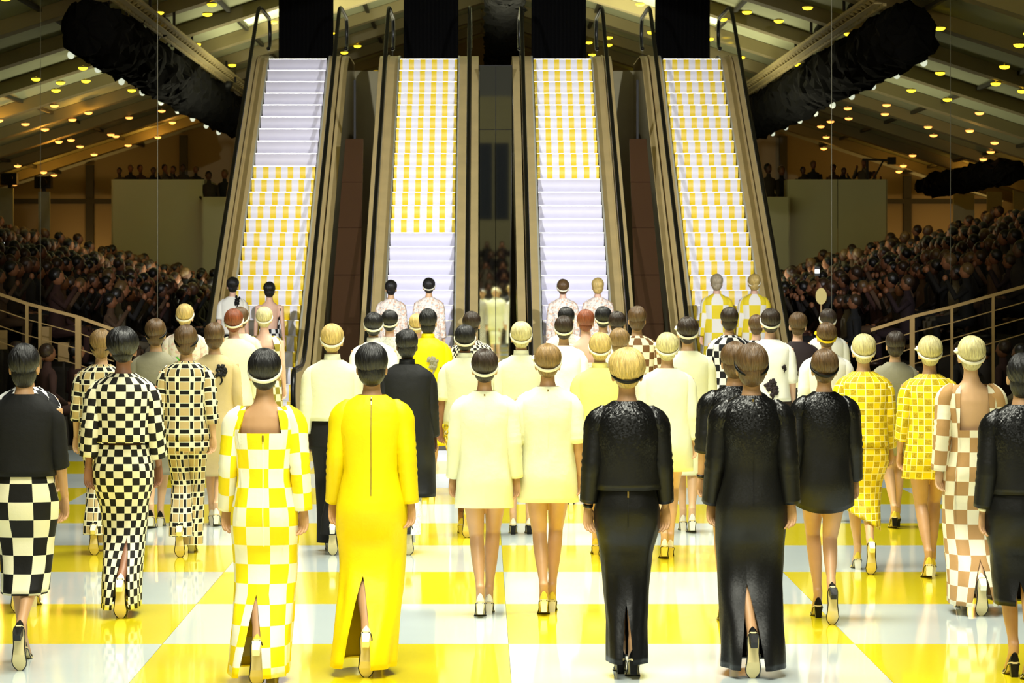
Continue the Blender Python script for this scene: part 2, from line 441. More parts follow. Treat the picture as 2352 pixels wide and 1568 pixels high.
# infill between the outer pairs
m_brown = plain('brown_infill', (74, 50, 30), .5, var=.12, scale=1)
GAPS = [((EX_C[0]+EX_C[1])/2, (EX_C[1]-EX_C[0])/2-.88, 'dark brown sloping panel between the two left escalators'),
        ((EX_C[2]+EX_C[3])/2, (EX_C[3]-EX_C[2])/2-.88, 'dark brown sloping panel between the two right escalators')]
for x, hw, lb in GAPS:
    r = empty('infill_panel', (x, 42, 0)); tagit(r, lb, 'panel', 'brown panels between escalators')
    a, b = (42.2, .02), (47.2, 4.45)
    n = 6
    for i in range(n):
        t0, t1 = i/n, (i+1)/n-.004
        p0 = (0, a[0]+(b[0]-a[0])*t0-42, a[1]+(b[1]-a[1])*t0); p1 = (0, a[0]+(b[0]-a[0])*t1-42, a[1]+(b[1]-a[1])*t1)
        w0, w1 = hw*(1-.45*t0), hw*(1-.45*t1)
        V = [(-w0, p0[1], p0[2]), (w0, p0[1], p0[2]), (w1, p1[1], p1[2]), (-w1, p1[1], p1[2])]
        V += [(v[0], v[1]+.06, v[2]-.06) for v in V]
        link('panel', mesh('inf', [(V, [(0, 1, 2, 3), (7, 6, 5, 4), (0, 4, 5, 1), (1, 5, 6, 2), (2, 6, 7, 3), (3, 7, 4, 0)])]), m_brown, r)
    link('post', mesh('rail_reflection', [beam((0, 5.3, 0), (0, 5.3, 5.4), .035, .035)]), m_skirt, r)  # thin dark upright added in place of the mirrored handrail line
# centre mirror of four panes
q = NT('mirror'); q.set(Base_Color=(.86, .88, .86), Metallic=1.0, Roughness=.02); m_mir = q.m
xa, xb = EX_C[1]+.885, EX_C[2]-.885; xm = (xa+xb)/2
mr = empty('mirror', (xm, 50, 0)); tagit(mr, 'tall mirror panes between the two middle escalators', 'mirror')
for x0, x1 in ((xa, xm), (xm, xb)):
    for z0, z1 in ((0, 4.72), (4.72, 5.82)):
        link('pane', mesh('pane', [box(x0-xm+.006, x1-xm-.006, 0, .02, z0+.006, z1-.006)]), m_mir, mr)
link('frame', mesh('mfr', [box(xa-xm, xb-xm, .03, .06, 0, 5.83)]), m_skirt, mr)

# ------------------------------------------------------------ cloth-wrapped trusses with lamps
m_wrap = plain('black_wrap', (7, 7, 7), .9, var=.4, scale=4, bump=.5, bscale=9, spec=.15)
m_net = plain('tan_net', (172, 156, 108), .7, var=.2)
m_bulb = emit('truss_bulb', (225, 232, 205), .9)
def truss(x, z, d0, d1, rw, rh, label, lamps):
    r = empty('lighting_truss', (x, d0, z)); tagit(r, label, 'lighting truss', 'black wrapped trusses under the roof')
    n = int((d1-d0)*7); P, R = [], []
    for i in range(n+1):
        t = i/n; k = 1+.07*math.sin(i*1.9)+.07*random.uniform(-1, 1)
        e = min(1, .35+i*.5) if i < 2 else 1
        P.append((.06*math.sin(i*.8), (d1-d0)*t, .05*random.uniform(-1, 1))); R.append((rw*k*e, rh*k*e))
    wv, wf = tube(P, R, 22); wv = [(v[0]+.07*random.uniform(-1, 1), v[1]+.05*random.uniform(-1, 1), v[2]+.06*random.uniform(-1, 1)) for v in wv]
    link('wrap', mesh('wrap', [(wv, wf)], False), m_wrap, r)
    if lamps:
        sx = -1 if x > 0 else 1
        ld = mesh('lattice', [p for i in range(int((d1-d0)/.5)) for p in (beam((sx*.42, i*.5, .42), (sx*.64, i*.5+.5, .56), .035), beam((sx*.64, i*.5, .56), (sx*.42, i*.5+.5, .42), .035))] +
                  [beam((sx*.42, 0, .42), (sx*.42, d1-d0, .42), .05), beam((sx*.64, 0, .56), (sx*.64, d1-d0, .56), .05), beam((sx*.53, 0, .44), (sx*.53, d1-d0, .44), .12, .02)])
        link('lattice', ld, m_net, r)
        for i in range(9):
            y = 1.5+i*(d1-d0-2)/8.3
            link('bulb', mesh('bulb', [ellipsoid((0, 0, 0), (.06, .06, .07), 12, 8)], True), m_bulb, r, (-sx*.42, y, -rh+.08))
        for i in range(3):                                # suspension chains
            y = 3+i*9
            link('chain', mesh('chain', [beam((0, y, 0), (0, y, roofz(x)-z-.2), .03)]), m_skirt, r)
    return r
truss(-6.25, 6.15, 45.6, 75, .42, .44, 'black cloth-wrapped truss hanging at left, with tan netting', True)
truss(6.75, 6.05, 45.6, 73, .42, .46, 'black cloth-wrapped truss hanging at right, with tan netting', True)
truss(.5, 8.0, 52, 82, .36, .30, 'ribbed black bundle hanging in the middle above the mirror', False)
r_ = truss(12.0, 4.55, 66, 77, .42, .26, 'low black wrapped truss at far right above pale panels', False)
# moving-head lamps hung beside the trusses
m_fix = plain('lamp_body', (14, 14, 13), .5)
def fixture(p, label):
    r = empty('stage_light', p); tagit(r, label, 'stage light', 'stage lights hung from the roof')
    link('body', mesh('fb', [tube([(0, -.22, -.1), (0, .0, 0), (0, .2, .06)], [.13, .16, .12], 14)], True), m_fix, r)
    link('yoke', mesh('fy', [beam((-.2, 0, 0), (-.2, 0, .34), .05), beam((.2, 0, 0), (.2, 0, .34), .05), beam((-.22, 0, .34), (.22, 0, .34), .06)]), m_fix, r)
    link('hanger', mesh('fh', [beam((0, 0, .34), (0, 0, max(.5, roofz(p[0])-p[2]-.15)), .05)]), m_fix, r)
FX = [(318, 35, 50), (352, 75, 53), (375, 60, 53), (418, 108, 58), (455, 135, 64), (520, 190, 66), (1965, 25, 50), (1888, 75, 54), (1905, 60, 54), (1850, 120, 59), (1805, 145, 64)]
FN = ['highest lamp by the left truss', 'second lamp from the top by the left truss', 'twin lamp beside the left truss', 'fourth lamp down by the left truss', 'fifth lamp down by the left truss', 'lowest lamp by the left truss',
      'highest lamp by the right truss', 'second lamp down by the right truss', 'twin lamp beside the right truss', 'fourth lamp down by the right truss', 'lowest lamp by the right truss']
for (px, py, d), nm in zip(FX, FN): fixture(tuple(at(px, py, d)), 'black stage light on a hanger, '+nm)
# ------------------------------------------------------------ small roof lights
m_lamp = emit('roof_lamp_glow', (255, 214, 40), 4.0); m_lamp2 = emit('roof_lamp_warm', (255, 170, 80), 2.5)
rim = tube([(0, 0, .03), (0, 0, .015), (0, 0, 0)], [.05, .09, .10], 12)
lm = mesh('roof_lamp', [(*rim, None, 0), (*ellipsoid((0, 0, -.01), (.092, .092, .045), 12, 6), None, 1)])
lm.materials.append(m_beam); lm.materials.append(m_lamp)
OW = ['first', 'second', 'third', 'fourth', 'fifth', 'sixth', 'seventh', 'eighth', 'ninth', 'tenth', 'eleventh', 'twelfth', 'thirteenth', 'fourteenth', 'fifteenth']
rng = random.Random(3); cnt = 0
for k in range(2, 17):
    y = RD0+k*2.5
    for sx in (-1, 1):
        for i in range(8):
            x = sx*(3.2+i*1.45+rng.uniform(-.6, .6)); yy = y+rng.choice((-.55, .5, .9, -.95))+rng.uniform(-.15, .15)
            px = CX+x*F/yy; zz = roofz(x)-.30; py = CY-(zz-H)*F/yy
            if not (-20 < px < 2372 and -20 < py < 440) or rng.random() < .12: continue
            warm = py > 230
            o = link('roof_lamp', lm, [m_beam, m_lamp2 if warm else m_lamp], None, (x, yy, zz))
            side = 'left' if sx < 0 else 'right'
            tagit(o, 'small %s lamp under the %s roof, %s row back, %s spot from the ridge' % ('amber' if warm else 'yellow', side, OW[k-2], OW[i]), 'lamp', ('amber lamps low on the ' if warm else 'yellow lamps under the ')+side+' roof'); cnt += 1
            if warm and rng.random() < .36:
                light('POINT', 'roof_glow', (x, yy, zz-.18), (x, yy, 0), 14.0, (1, .5, .08), shadow_soft_size=.06)

# ------------------------------------------------------------ people: bodies
def rotx(p, a):
    return (p[0], p[1]*math.cos(a)-p[2]*math.sin(a), p[1]*math.sin(a)+p[2]*math.cos(a))
TOE = (0, .085, .004)
def foot_frame(x, y, alpha):
    """returns f(local shoe point) -> body point; ball of the foot at (x,y,0) when flat, pivot at the toe tip"""
    def f(p):
        q = rotx((p[0]-TOE[0], p[1]-TOE[1], p[2]-TOE[2]), alpha)
        return (x+q[0]+TOE[0], y+q[1]+TOE[1], q[2]+TOE[2])
    return f
def ik(hip, ank, l1=.415, l2=.41):
    h, a = Vector(hip), Vector(ank); d = a-h; L = min(d.length, l1+l2-.002)
    ca = (l1*l1+L*L-l2*l2)/(2*l1*L); t = d.normalized()
    fwd = Vector((0, 1, 0)); fwd = (fwd-t*fwd.dot(t)).normalized()
    return tuple(h+t*l1*ca+fwd*l1*math.sqrt(max(0, 1-ca*ca)))
POSES = {   # (x, y, alpha) for left and right foot; wrist swing for left and right
    'A': dict(L=(-.02, -.36, -1.05), R=(.03, .24, 0), aL=.07, aR=-.05),
    'C': dict(L=(-.03, -.04, -.12), R=(.032, .20, 0), aL=.03, aR=-.02),
    'S': dict(L=(-.07, .09, 0), R=(.07, .11, 0), aL=.0, aR=.0)}
for a, b in (('B', 'A'), ('D', 'C')):
    p = POSES[b]; POSES[a] = dict(L=(-p['R'][0], *p['R'][1:]), R=(-p['L'][0], *p['L'][1:]), aL=p['aR'], aR=p['aL'])
ANK = (0, -.125, .17)
def joints(pose):
    P = POSES[pose]; J = {}
    for s, sx in (('L', -1), ('R', 1)):
        f = foot_frame(*P[s]); hip = (sx*.085, 0, .955); ank = f(ANK)
        J[s] = dict(hip=hip, ank=ank, knee=ik(hip, ank), f=f, alpha=P[s][2], foot=P[s])
        sw = P['a'+s]
        J['a'+s] = [(sx*.178, -.005, 1.478), (sx*.205, -.035+sw*.4, 1.20), (sx*.222, .02+sw, .955)]
    return J
JT = {k: joints(k) for k in POSES}
def lerp(a, b, t): return tuple(a[i]+(b[i]-a[i])*t for i in range(3))
def remesh(parts, voxel, smooth, name):
    m = mesh(name, parts, uv=False); o = bpy.data.objects.new(name, m); C.objects.link(o)
    md = o.modifiers.new('r', 'REMESH'); md.mode = 'VOXEL'; md.voxel_size = voxel
    md = o.modifiers.new('s', 'SMOOTH'); md.iterations = smooth; md.factor = .5
    dg = bpy.context.evaluated_depsgraph_get(); dg.update()
    e = o.evaluated_get(dg).to_mesh(); V = np.zeros(len(e.vertices)*3); e.vertices.foreach_get('co', V)
    Fq = [tuple(p.vertices) for p in e.polygons]; V = V.reshape(-1, 3).copy()
    o.evaluated_get(dg).to_mesh_clear(); bpy.data.objects.remove(o); bpy.data.meshes.remove(m)
    return V, Fq
def hand_parts():
    """right hand hanging from the wrist at the origin; palm faces -x, thumb towards +y"""
    P = [tube([(0, 0, .03), (0, 0, 0), (0, .002, -.03), (0, .002, -.06), (0, 0, -.095)], [(.019, .025), (.018, .026), (.016, .036), (.0155, .040), (.012, .038)], 12)]
    for y, L, sp in ((.029, .072, .10), (.0095, .082, .03), (-.0105, .076, -.04), (-.029, .058, -.12)):
        p = Vector((0, y, -.085)); pts = [p.copy()]; a = .12
        for l, da in ((.44, .28), (.32, .42), (.24, .3)):
            a += da; p = p+Vector((-math.sin(a), sp*.6, -math.cos(a)))*L*l; pts.append(p.copy())
        P.append(tube(pts, [.0092, .0088, .0080, .0062], 8, ref=(0, 1, 0)))
    P.append(tube([(0, .018, -.022), (-.010, .046, -.05), (-.018, .058, -.082), (-.024, .056, -.106)], [.015, .0125, .0105, .0075], 8, ref=(1, 0, 0)))
    return P
HAND = remesh(hand_parts(), .0042, 3, 'hand')
def build_body(pose):
    J = JT[pose]; P = []
    secs = [(.83, .06, .05, 0), (.87, .145, .095, -.005), (.94, .168, .112, -.012), (1.03, .148, .098, -.008), (1.13, .124, .088, .0), (1.23, .132, .094, .004),
            (1.34, .150, .105, .004), (1.42, .160, .098, -.004), (1.475, .150, .08, -.01), (1.515, .10, .066, -.012), (1.55, .062, .058, -.008), (1.60, .049, .05, .0), (1.67, .048, .05, .006)]
    V = []
    for z, a, b, cy in secs:
        for k in range(20): V.append((a*math.cos(2*PI*k/20), cy+b*math.sin(2*PI*k/20), z))
    P.append((V, grid_faces(len(secs), 20, True, True, True)))
    P += [ellipsoid((0, -.006, 1.735), (.077, .098, .104)), ellipsoid((0, .03, 1.675), (.056, .066, .074)), ellipsoid((0, .098, 1.70), (.014, .022, .026)), ellipsoid((0, .085, 1.655), (.024, .02, .02)),
          ellipsoid((0, .079, 1.62), (.022, .02, .018))]
    for sx in (-1, 1):
        P += [ellipsoid((sx*.079, -.004, 1.70), (.012, .022, .033)), ellipsoid((sx*.07, -.062, .93), (.082, .072, .085)), ellipsoid((sx*.07, .075, 1.33), (.06, .045, .055)), ellipsoid((sx*.155, -.005, 1.462), (.042, .046, .036))]
    for s in 'LR':
        j = J[s]; h, k, a = j['hip'], j['knee'], j['ank']
        P.append(tube([h, lerp(h, k, .3), lerp(h, k, .7), k, lerp(k, a, .25), lerp(k, a, .55), lerp(k, a, .85), a], [(.085, .09), (.08, .085), (.064, .066), (.051, .053), (.051, .056), (.044, .047), (.031, .033), .033], 14))
        f = j['f']
        P.append(tube([f((0, -.135, .20)), f((0, -.125, .145)), f((0, -.075, .10)), f((0, -.02, .052)), f((0, .03, .026)), f((0, .07, .018))], [.03, (.031, .036), (.031, .032), (.034, .024), (.033, .016), (.016, .010)], 12))
        A = J['a'+s]
        P.append(tube([A[0], lerp(A[0], A[1], .35), lerp(A[0], A[1], .8), A[1], lerp(A[1], A[2], .3), lerp(A[1], A[2], .8), A[2], lerp(A[1], A[2], 1.08)], [.045, .042, .036, .034, .034, .026, .0225, .02], 12))
    V, Fq = remesh(P, .0085, 5, 'body')
    parts = [(V, Fq, None, 0)]
    for s, sx in (('L', -1), ('R', 1)):
        A = J['a'+s]; ang = sx*math.radians(48); c, sn = math.cos(ang), math.sin(ang)
        W = HAND[0].copy(); W[:, 0] *= sx
        X = W[:, 0]*c-W[:, 1]*sn; Y = W[:, 0]*sn+W[:, 1]*c
        W[:, 0], W[:, 1] = X+A[2][0], Y+A[2][1]+.01*0; W[:, 2] += A[2][2]
        Fh = HAND[1] if sx > 0 else [tuple(reversed(q)) for q in HAND[1]]
        parts.append((W, Fh, None, 0))
    for sx in (-1, 1): parts.append((*ellipsoid((sx*.031, .0855, 1.725), (.014, .008, .007), 10, 6), None, 1))
    parts.append((*ellipsoid((0, .103, 1.652), (.021, .007, .008), 10, 6), None, 2))
    m = mesh('body_'+pose, parts, True, uv=True); return m
BODY = {}
for k in 'ACS': BODY[k] = build_body(k)
for k, b in (('B', 'A'), ('D', 'C')):
    m = BODY[b].copy(); m.name = 'body_'+k; m.transform(Matrix.Scale(-1, 4, (1, 0, 0))); m.flip_normals(); BODY[k] = m
m_eye = plain('eye_dark', (30, 24, 20), .3); m_lip = plain('lips', (150, 70, 62), .5)

# ------------------------------------------------------------ hair, headbands, shoes (shared shapes)
def hair_mesh(style):
    nu, nv = 96, 30; V, U = [], []
    if style == 'bouffant': c, r, nap = (0, -.035, 1.768), (.106, .118, .102), (.068, .060, .060)
    elif style == 'short': c, r, nap = (0, -.022, 1.757), (.089, .108, .100), (.074, .076, .100)
    elif style == 'low': c, r, nap = (0, -.030, 1.762), (.094, .112, .098), (.080, .088, .092)
    else: c, r, nap = (0, -.032, 1.764), (.094, .108, .096), (.070, .066, .070)
    rg = random.Random(len(style)*3); ph = [rg.uniform(0, 6.28) for _ in range(8)]
    for i in range(nv+1):
        th = PI*i/nv
        for j in range(nu+1):
            p = 2*PI*j/nu
            w_ = p+.5*math.sin(th*1.5+ph[3]); k = 1+(.010*math.sin(9*w_+ph[0]+2*th)+.009*math.sin(19*w_+ph[1])+.007*math.sin(37*w_+ph[4]))*math.sin(th)*(1.7 if style in ('bouffant', 'short') else 1)+.016*math.sin(3*p+ph[2]+3*th)
            V.append((c[0]+r[0]*k*math.sin(th)*math.cos(p), c[1]+r[1]*k*math.sin(th)*math.sin(p), c[2]+r[2]*k*math.cos(th))); U.append((j/nu, i/nv))
    Fq = [(i*(nu+1)+j, (i+1)*(nu+1)+j, (i+1)*(nu+1)+j+1, i*(nu+1)+j+1) for i in range(nv) for j in range(nu)]
    e = ellipsoid((0, -.034 if style != 'short' else -.02, 1.69 if style != 'low' else 1.70), nap, 24, 14)
    ue = [(math.atan2(v[1]+.034, v[0])/6.283+.5, (v[2]-1.6)*5) for v in e[0]]
    return mesh('hair_'+style, [(V, Fq, U, 0), (*e, ue, 0)], True)
HAIR = {k: hair_mesh(k) for k in ('dome', 'bouffant', 'short', 'low')}
def band_mesh(front=.085, back=-.108):
    V = []; n, k = 40, 8
    cy, cz = (front+back)/2, (1.672+1.80)/2; tilt = math.atan2(1.80-1.672, front-back); R = (front-back)/2/math.cos(tilt)
    for i in range(n):
        a = 2*PI*i/n; out = Vector((math.cos(a), math.sin(a), 0))
        for q in range(k):
            b = 2*PI*q/k
            p = Vector((math.cos(a)*.093, math.sin(a)*R, 0))+out*.0065*math.cos(b)+Vector((0, 0, 1))*.012*math.sin(b)
            y, z = p.y*math.cos(tilt)-p.z*math.sin(tilt), p.y*math.sin(tilt)+p.z*math.cos(tilt)
            V.append((p.x, cy+y, cz+z))
    Fq = [(i*k+q, ((i+1) % n)*k+q, ((i+1) % n)*k+(q+1) % k, i*k+(q+1) % k) for i in range(n) for q in range(k)]
    return [(V, Fq)]
BAND = mesh('band', band_mesh(), True)
BANDBOW = mesh('band_bow', band_mesh()+[ellipsoid((-.094, -.01, 1.765), (.016, .02, .013), 10, 6), ellipsoid((-.100, .012, 1.752), (.014, .022, .012), 10, 6), ellipsoid((-.100, -.030, 1.752), (.014, .016, .012), 10, 6)], True)
def shoe_mesh():
    ys = [-.165, -.155, -.13, -.10, -.06, -.02, .02, .05, .075, .088]
    hw = [.012, .024, .030, .030, .028, .033, .039, .034, .020, .006]
    sz = [.088, .086, .080, .068, .040, .012, .004, .004, .004, .006]
    hh = [.052, .058, .050, .034, .026, .026, .030, .026, .016, .006]
    V = []; n = 10
    for y, a, s, h in zip(ys, hw, sz, hh):
        for k in range(n+1):
            t = PI*k/n; V.append((a*math.cos(t), y, s+h*math.sin(t)))
    up = (V, grid_faces(len(ys), n+1, True, True, True))
    S = []
    for y, a, s in zip(ys, hw, sz):
        S += [(-a-.003, y, s-.010), (a+.003, y, s-.010), (a+.003, y, s+.002), (-a-.003, y, s+.002)]
    so = (S, grid_faces(len(ys), 4, True, True, True))
    hb = [(-.025, -.163, .08), (.025, -.163, .08), (.024, -.112, .064), (-.024, -.112, .064), (-.019, -.158, 0), (.019, -.158, 0), (.019, -.120, 0), (-.019, -.120, 0)]
    he = (hb, [(0, 1, 2, 3), (7, 6, 5, 4), (0, 4, 5, 1), (1, 5, 6, 2), (2, 6, 7, 3), (3, 7, 4, 0)])
    st = []                                                # dark edging on the sole
    for sx in (-1, 1):
        st.append(tube([(sx*(a+.003), y, s-.009) for y, a, s in zip(ys, hw, sz)], .0035, 6))
    return mesh('shoe', [(*up, None, 0), (*so, None, 1), (*he, None, 2)]+[(*x, None, 3) for x in st], False)
SHOE = shoe_mesh()

# ------------------------------------------------------------ clothes
PROF = {   # (z, half width, half depth)
    'boxy': [(1.575, .058, .058), (1.555, .070, .064), (1.535, .105, .076), (1.512, .148, .088), (1.485, .176, .098), (1.45, .186, .108), (1.36, .180, .124), (1.24, .170, .122), (1.12, .168, .122), (1.0, .178, .134), (.9, .188, .142), (.78, .194, .146), (.5, .20, .15), (.0, .2, .16)],
    'fitted': [(1.575, .058, .058), (1.555, .070, .064), (1.535, .105, .076), (1.512, .148, .088), (1.485, .174, .097), (1.45, .182, .106), (1.36, .172, .122), (1.24, .152, .115), (1.13, .142, .108), (1.03, .162, .120), (.94, .182, .134), (.85, .184, .136), (.7, .176, .13), (.5, .165, .13), (.3, .160, .13), (.0, .162, .14)],
    'slim': [(1.2, .145, .11), (1.13, .138, .104), (1.03, .160, .118), (.94, .180, .132), (.85, .178, .132), (.7, .142, .122), (.5, .122, .118), (.3, .108, .118), (.0, .108, .125)]}
def prof(kind, z):
    T = PROF[kind]
    if z >= T[0][0]: return T[0][1], T[0][2]
    for (z1, a1, b1), (z0, a0, b0) in zip(T, T[1:]):
        if z >= z0:
            t = (z-z0)/(z1-z0); return a0+(a1-a0)*t, b0+(b1-b0)*t
    return T[-1][1], T[-1][2]
def leg_y(j, z):
    h, k, a = j['hip'], j['knee'], j['ank']
    for p, q in ((h, k), (k, a)):
        if z >= q[2] or q is a:
            t = (z-p[2])/(q[2]-p[2]) if abs(q[2]-p[2]) > 1e-4 else 0
            t = max(0, min(1.25, t)); return p[1]+(q[1]-p[1])*t, p[0]+(q[0]-p[0])*t
SWAY = [0.0]
def section(kind, J, z, grow, wscale=1.0):
    a, b = prof(kind, z); cx = cy = 0; a *= wscale
    if z < .6: cx = SWAY[0]*((.6-z)/.6)**1.3
    if z < .93 and J:
        yl = sum(leg_y(J['L'], z+q)[0] for q in (-.12, -.06, 0, .06, .12))/5; yr = sum(leg_y(J['R'], z+q)[0] for q in (-.12, -.06, 0, .06, .12))/5; t = min(1, (.93-z)/.25)
        rad = .085-.045*min(1, max(0, (.85-z)/.6))
        cy = t*(yl+yr)/2; b = max(b*(1-t*.35), t*(abs(yl-yr)/2+rad+.012))
        a = max(a, .0)
    return a+grow, b+grow, cx, cy
def surf(kind, J, th, z, grow, wscale=1.0, fold=0, zw=.9, seed=0):
    a, b, cx, cy = section(kind, J, z, grow, wscale)
    k = 1.0
    if fold and z < zw:
        f = (zw-z)/zw; k += fold*f*(math.sin(7*th+seed+3*z)*.6+math.sin(11*th+seed*2.1-5*z)*.4)
    n = 2.3; c, s = math.cos(th), math.sin(th); zb = max(0, min(1, (1.46-z)/.2))
    k += zb*(.010*math.sin(5*th+9*z+seed)+.008*math.sin(9*th-15*z+1.7*seed)+.006*math.sin(3*th+27*z+seed))
    x = a*k*math.copysign(abs(c)**(2/n), c); y = b*k*math.copysign(abs(s)**(2/n), s)
    return (cx+x, cy+y-.004, z)
def garment(kind, J, zt, zh, grow=.012, wscale=1.0, fold=0, seed=0, slit=None, topf=None, hemf=None, nt=64, circ=1.12):
    nz = max(8, int((zt-zh)/.035)); V, U = [], []
    for i in range(nz+2):
        for jn in range(nt+1):
            s = jn/nt; th0 = -PI/2+2*PI*s
            zt_ = topf(th0) if topf else zt; zh_ = hemf(th0) if hemf else zh
            t = min(1, i/nz); z = zt_+(zh_-zt_)*t; g = grow
            th = th0
            if slit:
                zs, half, so = slit
                if z < zs:
                    gap = half*((zs-z)/(zs-zh))**.8; th = -PI/2+so+gap+(2*PI-2*gap)*s
                else: th = -PI/2+so+2*PI*s
            if i > nz: g = grow-.012; z += .012                 # folded-in hem
            p = surf(kind, J, th, z, g, wscale, fold, .9, seed)
            V.append(p); U.append(((s if s <= .5 else s-1)*circ if True else 0, z))
    W = nt+1
    Fq = [(i*W+j, i*W+j+1, (i+1)*W+j+1, (i+1)*W+j) for i in range(nz+1) for j in range(nt)]
    # keep the pattern continuous at the front seam
    U = [((k % W)/nt*circ, v) for k, (u, v) in enumerate(U)]
    return V, Fq, U
def along(P, t):
    L = [(Vector(b)-Vector(a)).length for a, b in zip(P, P[1:])]; S = sum(L)*t
    for a, b, l in zip(P, P[1:], L):
        if S <= l+1e-6: return lerp(a, b, S/l)
        S -= l
    return P[-1]
def sleeve(J, s, end, r0=.066, r1=.05, puff=0.0, n=26):
    A = J['a'+s]; sx = -1 if s == 'L' else 1; top = (A[0][0]-sx*.02, A[0][1], A[0][2]+.012)
    P = [A[0], A[1], A[2]]; V, U = [], []; nz = max(6, int(26*end)); tot = .53
    for i in range(nz+2):
        t = min(1, i/nz)*end; p = along(P, t); q = along(P, min(1, t+.02)); q0 = along(P, max(0, t-.02))
        d = (Vector(q)-Vector(q0)).normalized(); u = Vector((1, 0, 0)); u = (u-d*u.dot(d)).normalized(); v = d.cross(u)
        r = .92*(r0+(r1-r0)*min(1, t*1.15))+.0035*math.sin(70*t+r0*900)*math.exp(-((t-.52)/.22)**2)
        if t < .13: r *= math.sqrt(max(.03, 1-((.13-t)/.132)**2))
        r += puff*math.exp(-((t-.07)/.07)**2)
        if i > nz: r -= .012; p = tuple(Vector(p)-d*.01)
        cs = Vector(p)+Vector((-sx*(.004+.038*max(0, 1-t/.14)), 0, (.050+puff*.6)*max(0, 1-t/.14)))
        for k in range(n+1):
            a = -PI/2+2*PI*k/n; V.append(tuple(cs+u*r*math.cos(a)*1.0+v*r*math.sin(a)*1.12)); U.append((k/n*.36, -t*tot))
    W = n+1
    return V, [(i*W+j, i*W+j+1, (i+1)*W+j+1, (i+1)*W+j) for i in range(nz+1) for j in range(n)], U
def trouser_leg(J, s, zh, r0=.095, r1=.10):
    j = J[s]; P = [(j['hip'][0], j['hip'][1]-.005, .93), j['knee'], j['ank']]; V, U = [], []; nz, n = 24, 24
    for i in range(nz+1):
        t = i/nz; p = along(P, t); 
        if i == nz: p = (p[0], p[1]-.01, max(zh, p[2]-.10))
        r = r0+(r1-r0)*t*.6-.012*math.sin(t*PI)
        r *= (.88 if t > .3 else .88+.12*(1-t/.3))
        for k in range(n+1):
            a = -PI/2+2*PI*k/n; kk = 1+.03*math.sin(5*a+9*t)
            V.append((p[0]+r*kk*math.cos(a)*.98, p[1]+r*kk*math.sin(a), p[2])); U.append((k/n*.6, p[2]))
    W = n+1
    return V, [(i*W+j2, i*W+j2+1, (i+1)*W+j2+1, (i+1)*W+j2) for i in range(nz) for j2 in range(n)], U
def back_patch(kind, J, grow, pts, lift=.008, wscale=1.0, fold=0, seed=0):
    """pts in metres: (offset from the back centre line, z) -> surface points on the garment's back"""
    out = []
    for x, z in pts:
        a, b, cx, cy = section(kind, J, z, grow+lift, wscale); c = max(-.98, min(.98, (x-cx)/a))
        y = -b*(1-abs(c)**2.3)**(1/2.3); out.append((x, cy+y-.004, z))
    return out
def strip_on_back(kind, J, grow, z0, z1, w, lift=.004, **kw):
    n = 14; pts = []
    for i in range(n+1):
        z = z0+(z1-z0)*i/n; pts += [(-w, z), (w, z)]
    V = back_patch(kind, J, grow, pts, lift, **kw); V2 = [(x, y+.006, z) for x, y, z in V]; N = len(V)
    Fq = [(2*i, 2*i+2, 2*i+3, 2*i+1) for i in range(n)]+[(2*i, N+2*i, N+2*i+2, 2*i+2) for i in range(n)]+[(2*i+1, 2*i+3, N+2*i+3, N+2*i+1) for i in range(n)]
    return V+V2, Fq
def flower(kind, J, grow, x, z, r, seed, wscale=1.0, n=11):
    rg = random.Random(seed); parts = []
    for k in range(n):
        a = 2*PI*k/n+rg.uniform(-.3, .3); ro = rg.uniform(.2, .95); cx, cz = x+math.cos(a)*r*.7*ro, z+math.sin(a)*r*1.1*ro; pts = [(cx, cz)]
        for q in range(10):
            b = 2*PI*q/10; rr = r*(.18+.30*rg.random()); pts.append((cx+math.cos(b)*rr, cz+math.sin(b)*rr*1.1))
        V = back_patch(kind, J, grow, pts, .007+.004*rg.random(), wscale); V0 = (V[0][0], V[0][1]-.010, V[0][2]); V = [V0]+V[1:]
        parts.append((V, [(0, 1+q, 1+(q+1) % 10) for q in range(10)]))
    st = [(x+r*.2*math.sin(i*1.3), z-r*.7-i*r*.35) for i in range(4)]; pts = []
    for p in st: pts += [(p[0]-r*.13, p[1]), (p[0]+r*.13, p[1])]
    parts.append((back_patch(kind, J, grow, pts, .006, wscale), [(2*i, 2*i+2, 2*i+3, 2*i+1) for i in range(3)]))
    return parts

# palettes
BLACKHAIR = hairmat('hair_black', (26, 25, 26), .3); DARKBR = hairmat('hair_dark_brown', (52, 39, 28)); BROWN = hairmat('hair_brown', (100, 75, 46)); LBROWN = hairmat('hair_light_brown', (146, 116, 70))
RED = hairmat('hair_auburn', (150, 80, 48)); BLOND = hairmat('hair_blonde', (222, 192, 118)); PALEB = hairmat('hair_pale_blonde', (238, 218, 160)); GREYB = hairmat('hair_ash', (190, 176, 150))
SK1 = skinmat('skin_fair', (214, 172, 130)); SK2 = skinmat('skin_tan', (194, 150, 108)); SK3 = skinmat('skin_dark', (92, 62, 46)); SK4 = skinmat('skin_brown', (150, 104, 76)); SK0 = skinmat('skin_pink', (234, 190, 166))
WBAND = cloth('band_white', (246, 242, 222), .4); YBAND = cloth('band_yellow', (240, 210, 20), .4); BBAND = cloth('band_black', (14, 14, 14), .4)
CREAM = cloth('cream_wool', (234, 234, 198)); WHITE = cloth('white_cotton', (246, 244, 234)); BLACK = cloth('black_wool', (20, 20, 20)); YEL = cloth('yellow_silk', (236, 214, 4), .5); PALEY = cloth('pale_yellow', (238, 226, 128))
